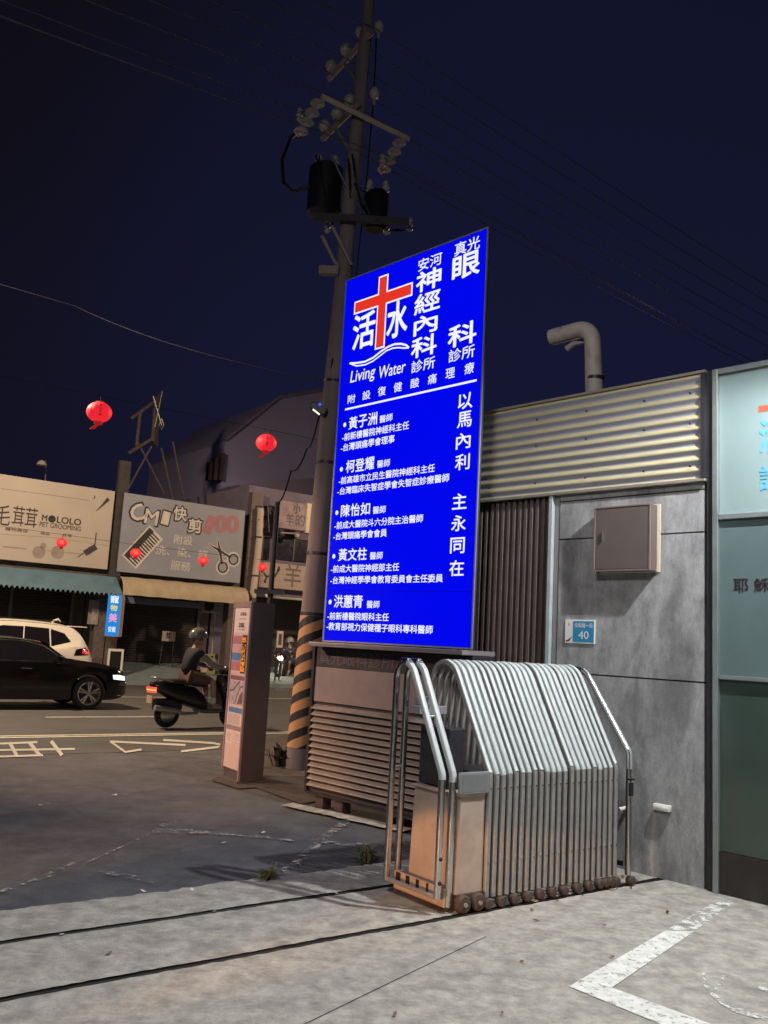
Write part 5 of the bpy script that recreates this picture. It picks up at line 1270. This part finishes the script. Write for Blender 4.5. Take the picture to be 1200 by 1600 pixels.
def scooter(label, loc, rot, lit_front=False, sc=1.0):
    t = thing('motor_scooter', label, 'scooter', loc, rot); t.scale = (sc,) * 3
    mb = MB()
    def whl(x):
        mb = MB(); mb.lathe([(.10, -.045), (.19, -.05), (.225, -.03), (.232, 0), (.225, .03), (.19, .05), (.10, .045)], (x, 0, .232), 28, 'y'); w_ = mb.build('wheel', m_tyre, t, 40)
        mb = MB(); mb.lathe([(.02, -.055), (.13, -.052), (.15, -.04), (.15, .04), (.13, .052), (.02, .055)], (x, 0, .232), 20, 'y'); mb.build('rim', m_rim, w_, 40)
    whl(-.62); whl(.66)
    # rear body shell: tapered loft
    def loft(st, nm, mat, seg=14):
        rows = []
        for (x, z, hw, hh) in st: rows.append([(x, hw * math.copysign(abs(math.cos(a)) ** .7, math.cos(a)), z + hh * math.copysign(abs(math.sin(a)) ** .7, math.sin(a))) for a in [2 * math.pi * k / seg for k in range(seg)]])
        mb = MB(); V = [[mb.b.verts.new(p) for p in r] for r in rows]
        for A, C in zip(V, V[1:]):
            for i in range(seg): mb.b.faces.new((A[i], A[(i + 1) % seg], C[(i + 1) % seg], C[i]))
        mb.b.faces.new(V[0]); mb.b.faces.new(V[-1][::-1]); return mb.build(nm, mat, t, 50)
    loft([(-.98, .74, .03, .03), (-.92, .72, .10, .07), (-.7, .66, .16, .13), (-.4, .58, .19, .17), (-.15, .52, .19, .19), (.02, .44, .17, .15), (.08, .40, .14, .09)], 'rear_cowl', m_scoot)
    loft([(-.05, .30, .14, .04), (.1, .29, .17, .045), (.34, .29, .17, .045), (.42, .31, .14, .04)], 'footboard', m_scoot2)
    loft([(-.85, .79, .06, .02), (-.78, .80, .12, .04), (-.45, .80, .15, .05), (-.1, .77, .15, .055), (.02, .74, .10, .04), (.05, .73, .05, .02)], 'seat', m_seat)
    # front leg shield and fork
    mb = MB(); rows = []
    for k in range(7):
        f = k / 6; z = .30 + .62 * f; x = .40 + .05 * f - .10 * max(0, .25 - f); w = .16 + .06 * math.sin(f * 2.4)
        rows.append([(x + .10 * (1 - (2 * j / 8 - 1) ** 2), w * (2 * j / 8 - 1), z) for j in range(9)])
    mb.grid(rows); rows2 = [[(p[0] - .03, p[1] * .96, p[2]) for p in r] for r in rows]; mb.grid(rows2); mb.build('leg_shield', m_scoot, t, 50)
    mb = MB()
    for s in (-.085, .085): mb.tube([(.66, s, .232), (.50, s * .8, .78)], .022, 8)
    mb.build('fork', m_scoot2, t, 40)
    loft([(.46, .47, .05, .03), (.58, .49, .07, .03), (.72, .47, .07, .03), (.86, .38, .06, .02)], 'mudguard', m_scoot)
    loft([(.36, 1.0, .06, .05), (.42, 1.02, .13, .075), (.52, 1.0, .13, .07), (.60, .97, .08, .04)], 'handlebar_cowl', m_scoot)
    mb = MB(); mb.tube(fillet([(.33, -.36, 1.02), (.42, -.14, 1.03), (.42, .14, 1.03), (.33, .36, 1.02)], [0, .08, .08, 0], 4), .014, 8); hb = mb.build('handlebar', m_blackpaint, t, 40)
    for s in (-1, 1):
        mb = MB(); mb.tube([(.37, s * .27, 1.025), (.33, s * .37, 1.02)], .020, 8); mb.build('grip', m_tyre, hb, 40)
        mb = MB(); mb.tube([(.42, s * .20, 1.05), (.45, s * .30, 1.22)], .007, 6); mb.lathe([(.01, -.012), (.055, -.008), (.06, .005), (.02, .012)], (.45, s * .32, 1.25), 14, 'x'); mb.build('mirror', m_blackpaint, t, 40)
    mb = MB(); mb.lathe([(.01, .06), (.05, .045), (.085, 0), (.085, -.03)] if lit_front else [(.01, .03), (.045, .02), (.06, -.01), (.06, -.03)], (.60, 0, .965), 16, 'x'); mb.build('headlight', glow('scooter_headlight', (1.0, .90, .70), 14.0) if lit_front else m_porcelain, t, 40)
    mb = MB(); mb.box(.50, .60, -.19, -.12, .94, 1.02, .012); mb.build('turn_signal', glow('amber_signal', (1.0, .62, .25), 1.0) if not lit_front else m_porcelain, t)
    mb = MB(); mb.box(-1.0, -.90, -.12, .12, .66, .70, .012); mb.box(-.985, -.895, -.11, .11, .60, .635, .012); mb.build('tail_light', glow('scooter_tail', (1.0, .10, .06), 1.2), t)
    mb = MB(); mb.box(-.99, -.91, -.115, .115, .638, .657, .004); mb.build('brake_strip', glow('scooter_tail_amber', (1.0, .55, .12), 1.3), t)
    mb = MB(); mb.box(-.98, -.96, -.10, .10, .42, .55, .004); mb.build('number_plate', M('plate_warm', (.55, .38, .27), .5), t)
    mb = MB(); mb.tube(fillet([(-.62, .13, .80), (-.95, .12, .86), (-.95, -.12, .86), (-.62, -.13, .80)], [0, .06, .06, 0], 4), .014, 6); mb.build('grab_rail', m_steel2, t, 40)
    mb = MB(); mb.tube([(-.1, -.14, .26), (-.4, -.17, .26), (-.55, -.18, .30), (-.95, -.19, .36)], [.02, .03, .055, .05], 10); mb.build('exhaust', m_steel2, t, 40)
    mb = MB(); mb.tube([(-.55, .15, .72), (-.62, .13, .24)], .03, 8); mb.build('shock_absorber', m_steel2, t, 40)
    mb = MB(); mb.box(-.9, -.35, -.06, .06, .30, .50, .04); mb.build('engine', m_darkmetal, t)
    return t
def rider(label, loc, rot, sc, jacket, sleeve, shorts, helmet, shirt_arm=True):
    t = thing('person', label, 'person', loc, rot); t.scale = (sc,) * 3
    # body: pelvis, spine, head; arms to the grips with five fingers each; legs on the footboard
    v, e, r = [], [], []
    def add(p, rad, par=None):
        v.append(p); r.append(rad); i = len(v) - 1
        if par is not None: e.append((par, i))
        return i
    pel = add((-.28, 0, .90), .105); s1 = add((-.25, 0, 1.08), .095, pel); s2 = add((-.19, 0, 1.28), .095, s1); nk = add((-.17, 0, 1.42), .058, s2); hd0 = add((-.145, 0, 1.50), .062, nk)
    hd = add((-.125, 0, 1.585), .093, hd0); ht = add((-.135, 0, 1.67), .075, hd)
    nose = add((-.022, 0, 1.575), .016, hd)
    J, Sl, Sh, So = [], [], [], []
    for s in (-1, 1):
        sh = add((-.18, s * .17, 1.35), .050, s2); el = add((.02, s * .27, 1.13), .044, sh); wr = add((.27, s * .30, 1.055), .030, el); pa = add((.325, s * .31, 1.05), .034, wr)
        for k, (dx, ln) in enumerate(((-.030, .055), (-.010, .064), (.010, .060), (.028, .048))):
            a = add((.350 + dx * .3, s * (.325 + dx), 1.048), .0105, pa); b_ = add((.372, s * (.325 + dx), 1.032), .0095, a); add((.360, s * (.325 + dx), 1.006), .0085, b_); 
        th = add((.330, s * .285, 1.030), .011, pa); add((.350, s * .272, 1.010), .009, th)
        hp = add((-.24, s * .10, .88), .098, pel); kn = add((.16, s * .15, .82), .066, hp); an = add((.20, s * .15, .41), .040, kn); to = add((.34, s * .16, .365), .036, an)
        J.append((sh, el, wr)); Sh.append((hp, kn)); So.append((kn, an, to))
    body = skin_mesh('body', v, e, r, m_skin, t)
    # clothing: each follows the same joints a little further out
    jv = [(-.28, 0, .92), (-.27, 0, 1.08), (-.21, 0, 1.28), (-.165, 0, 1.42)]; je = [(0, 1), (1, 2), (2, 3)]; jr = [.178, .172, .182, .115]
    for s in (-1, 1):
        i = len(jv); jv += [(-.18, s * .18, 1.34), (-.09, s * .225, 1.255)]; je += [(2, i), (i, i + 1)]; jr += [.092, .075]
    skin_mesh('jacket', jv, je, jr, jacket, t)
    for s in (-1, 1):
        skin_mesh('sleeve', [(-.14, s * .215, 1.30), (.02, s * .27, 1.13), (.24, s * .298, 1.065)], [(0, 1), (1, 2)], [.066, .057, .046], sleeve, t)
        skin_mesh('shoe', [(.17, s * .15, .375), (.27, s * .16, .365), (.37, s * .165, .355)], [(0, 1), (1, 2)], [.048, .046, .038], M('shoe', (.28, .22, .18), .7), t)
        skin_mesh('sock', [(.185, s * .15, .56), (.20, s * .15, .41)], [(0, 1)], [.058, .050], m_sock, t)
    skin_mesh('shorts', [(-.29, 0, .92), (-.24, -.10, .885), (.13, -.15, .825), (-.24, .10, .885), (.13, .15, .825)], [(0, 1), (1, 2), (0, 3), (3, 4)], [.148, .118, .088, .118, .088], shorts, t)
    # open face helmet with peak, eyes, mouth
    mb = MB(); rows = []
    for k in range(10):
        a = math.pi * .5 * k / 9 * 1.22; rows.append([(-.135 + .165 * math.sin(a) * math.cos(b_) * 1.06, .145 * math.sin(a) * math.sin(b_), 1.62 + .145 * math.cos(a)) for b_ in [2 * math.pi * j / 28 for j in range(29)]])
    mb.grid(rows); hm = mb.build('helmet', helmet, t, True)
    mb = MB(); mb.grid([[(-.135 + (.165 + e_) * math.cos(b_) * 1.06, .14 * math.sin(b_), 1.615 - e_ * .35) for b_ in np.linspace(-1.0, 1.0, 9)] for e_ in (0, .05, .09)]); mb.build('peak', helmet, hm, True)
    mb = MB()
    for s in (-1, 1): mb.lathe([(.002, .008), (.010, .004), (.011, -.006)], (-.040, s * .034, 1.60), 8, 'x')
    mb.build('eyes', m_blackpaint, t)
    mb = MB(); mb.tube([(-.038, -.022, 1.535), (-.030, 0, 1.533), (-.038, .022, 1.535)], .006, 5); mb.build('mouth', M('lips', (.25, .10, .09), .5), t)
    mb = MB()
    for s in (-1, 1): mb.tube([(-.11, s * .098, 1.60), (-.08, s * .075, 1.50), (-.07, 0, 1.47)], .006, 4)
    mb.build('chin_strap', m_blackpaint, hm)
    return t
g0 = ground(254, 1137); SC = 1.05
rl = g0 + RD * .66 * SC
scooter('dark scooter with lit red tail lamp, ridden along the road beside the bus stop pillar', tuple(rl), AR + R_(3), False, SC)
rider('person in dark jacket and brown shorts, grey helmet on, riding the dark scooter', tuple(rl), AR + R_(3), SC, m_jacket, m_sleevec, m_shorts, m_helmet)
g1 = ground(446, 1070); r2 = np.array([g1[0], g1[1], 0])
scooter('oncoming scooter with bright headlight between the pillar and the striped pole', tuple(r2), AR + R_(215), True, 1.05)
rider('person in dark top and shorts riding the oncoming scooter with the bright headlight', tuple(r2), AR + R_(215), 1.05, M('navy_top', (.05, .05, .09), .8), M('navy_sleeve', (.05, .05, .09), .8), M('navy_shorts', (.05, .06, .13), .8), M('pale_helmet', (.35, .32, .30), .3))
hd_ = AR + R_(215)
flood('scooter_beam', 'POINT', (r2[0] + .95 * math.cos(hd_), r2[1] + .95 * math.sin(hd_), 1.02), 30, (1.0, .85, .6), None, .06)
bd = g1 + RP * 2.6
ps2 = thing('parked_scooter', 'pale scooter parked on the far kerb behind the oncoming rider', 'scooter', tuple(bd), AR)
mb = MB(); mb.lathe([(.10, -.045), (.2, -.05), (.235, 0), (.2, .05), (.10, .045)], (-.6, 0, .235), 20, 'y'); mb.lathe([(.10, -.045), (.2, -.05), (.235, 0), (.2, .05), (.10, .045)], (.62, 0, .235), 20, 'y'); mb.build('wheels', m_tyre, ps2, 40)
mb = MB(); mb.tube([(-.85, 0, .72), (-.5, 0, .62), (-.1, 0, .42), (.15, 0, .32), (.40, 0, .34), (.48, 0, .70), (.44, 0, 1.0)], [.06, .17, .18, .13, .12, .14, .09], 12); mb.build('body', m_carwhite, ps2, 50)
mb = MB(); mb.tube([(-.75, 0, .80), (-.4, 0, .82), (.0, 0, .74)], [.07, .12, .06], 10, sq=.5); mb.build('seat', m_seat, ps2, 50)
mb = MB(); mb.tube([(.40, -.32, 1.04), (.46, 0, 1.0), (.40, .32, 1.04)], .018, 6); mb.build('handlebar', m_blackpaint, ps2, 50)
sb = thing('shop_board', 'narrow white framed shop board hanging at the pavement beyond the oncoming scooter', 'board', tuple(RF(fu(437, 1000)[0], YS)), AR)
mb = MB(); za, zb = fu(437, 986)[1], fu(437, 1012)[1]; mb.box(-.13, .13, -.03, .03, zb, za, .01); mb.build('board', m_paper, sb)
mb = MB(); mb.box(-.07, .07, -.034, -.031, zb + .1, za - .1); mb.build('print', M('board_print', (.10, .08, .08), .6), sb)
mb = MB(); mb.box(-.11, -.07, -.02, .02, .1, zb - .002); mb.box(.07, .11, -.02, .02, .1, zb - .002); mb.build('stand', m_darkmetal, sb)

# ================================================================== ground litter and tufts
m_tuft = M('tuft_green', (.16, .15, .05), .7, var=.3); m_leaf = M('dry_leaf', (.20, .115, .06), .8, var=.3)
for (px, py, n_, rad, h, lab) in ((418, 1374, 60, .11, .10, 'yellow green weed tuft growing where slab meets asphalt'), (572, 1346, 80, .14, .14, 'larger dry weed tuft beside the gate head')):
    t = tag(leafclump(n_, rad, h, px, .008).build('weed_tuft', m_tuft, None, None, tuple(ground(px, py))), lab, 'weed')
rr = random.Random(11)
for k in range(36):
    if k < 26:
        px, py = rr.uniform(770, 990), 0; py = 1424 - (px - 776) * .19 + rr.uniform(-3, 9)
        if rr.random() < .4: px, py = rr.uniform(930, 1000), rr.uniform(1362, 1384)
    else: px, py = rr.choice([(838, 1440), (820, 1442), (944, 1448), (1043, 1427), (817, 1505)] if k < 31 else [(rr.uniform(40, 1100), rr.uniform(1390, 1590))])
    g = ground(px, py); s = rr.uniform(.008, .022); a = rr.uniform(0, 6.28)
    mb = MB(); n_ = 6
    pts = [(s * (1.5 if q % 3 == 0 else .7) * math.cos(q * 1.047), s * .6 * math.sin(q * 1.047), .004 + rr.uniform(0, .012)) for q in range(n_)]
    c = mb.b.verts.new((0, 0, .006)); vv = [mb.b.verts.new(p) for p in pts]
    for q in range(n_): mb.b.faces.new((c, vv[q], vv[(q + 1) % n_]))
    tag(mb.build('dry_leaf', m_leaf, None, None, (g[0], g[1], .001), a), 'small dry brown leaf lying on the concrete yard', 'leaf', 'dry leaves on the yard')
m_scrap = M('paper_scrap', (.65, .62, .60), .8)
for k, (px, py) in enumerate(((349, 1318), (411, 1302), (300, 1392), (224, 1394), (524, 1397), (335, 1426), (96, 1462), (460, 1348), (180, 1243))):
    g = ground(px, py); mb = MB(); mb.poly([(-.02, -.008, .006), (.018, -.012, .012), (.022, .01, .016), (-.01, .014, .008)])
    tag(mb.build('paper_scrap', m_scrap, None, None, tuple(g), k * .9), 'tiny pale scrap of litter lying on the ground', 'litter', 'paper scraps on the ground')
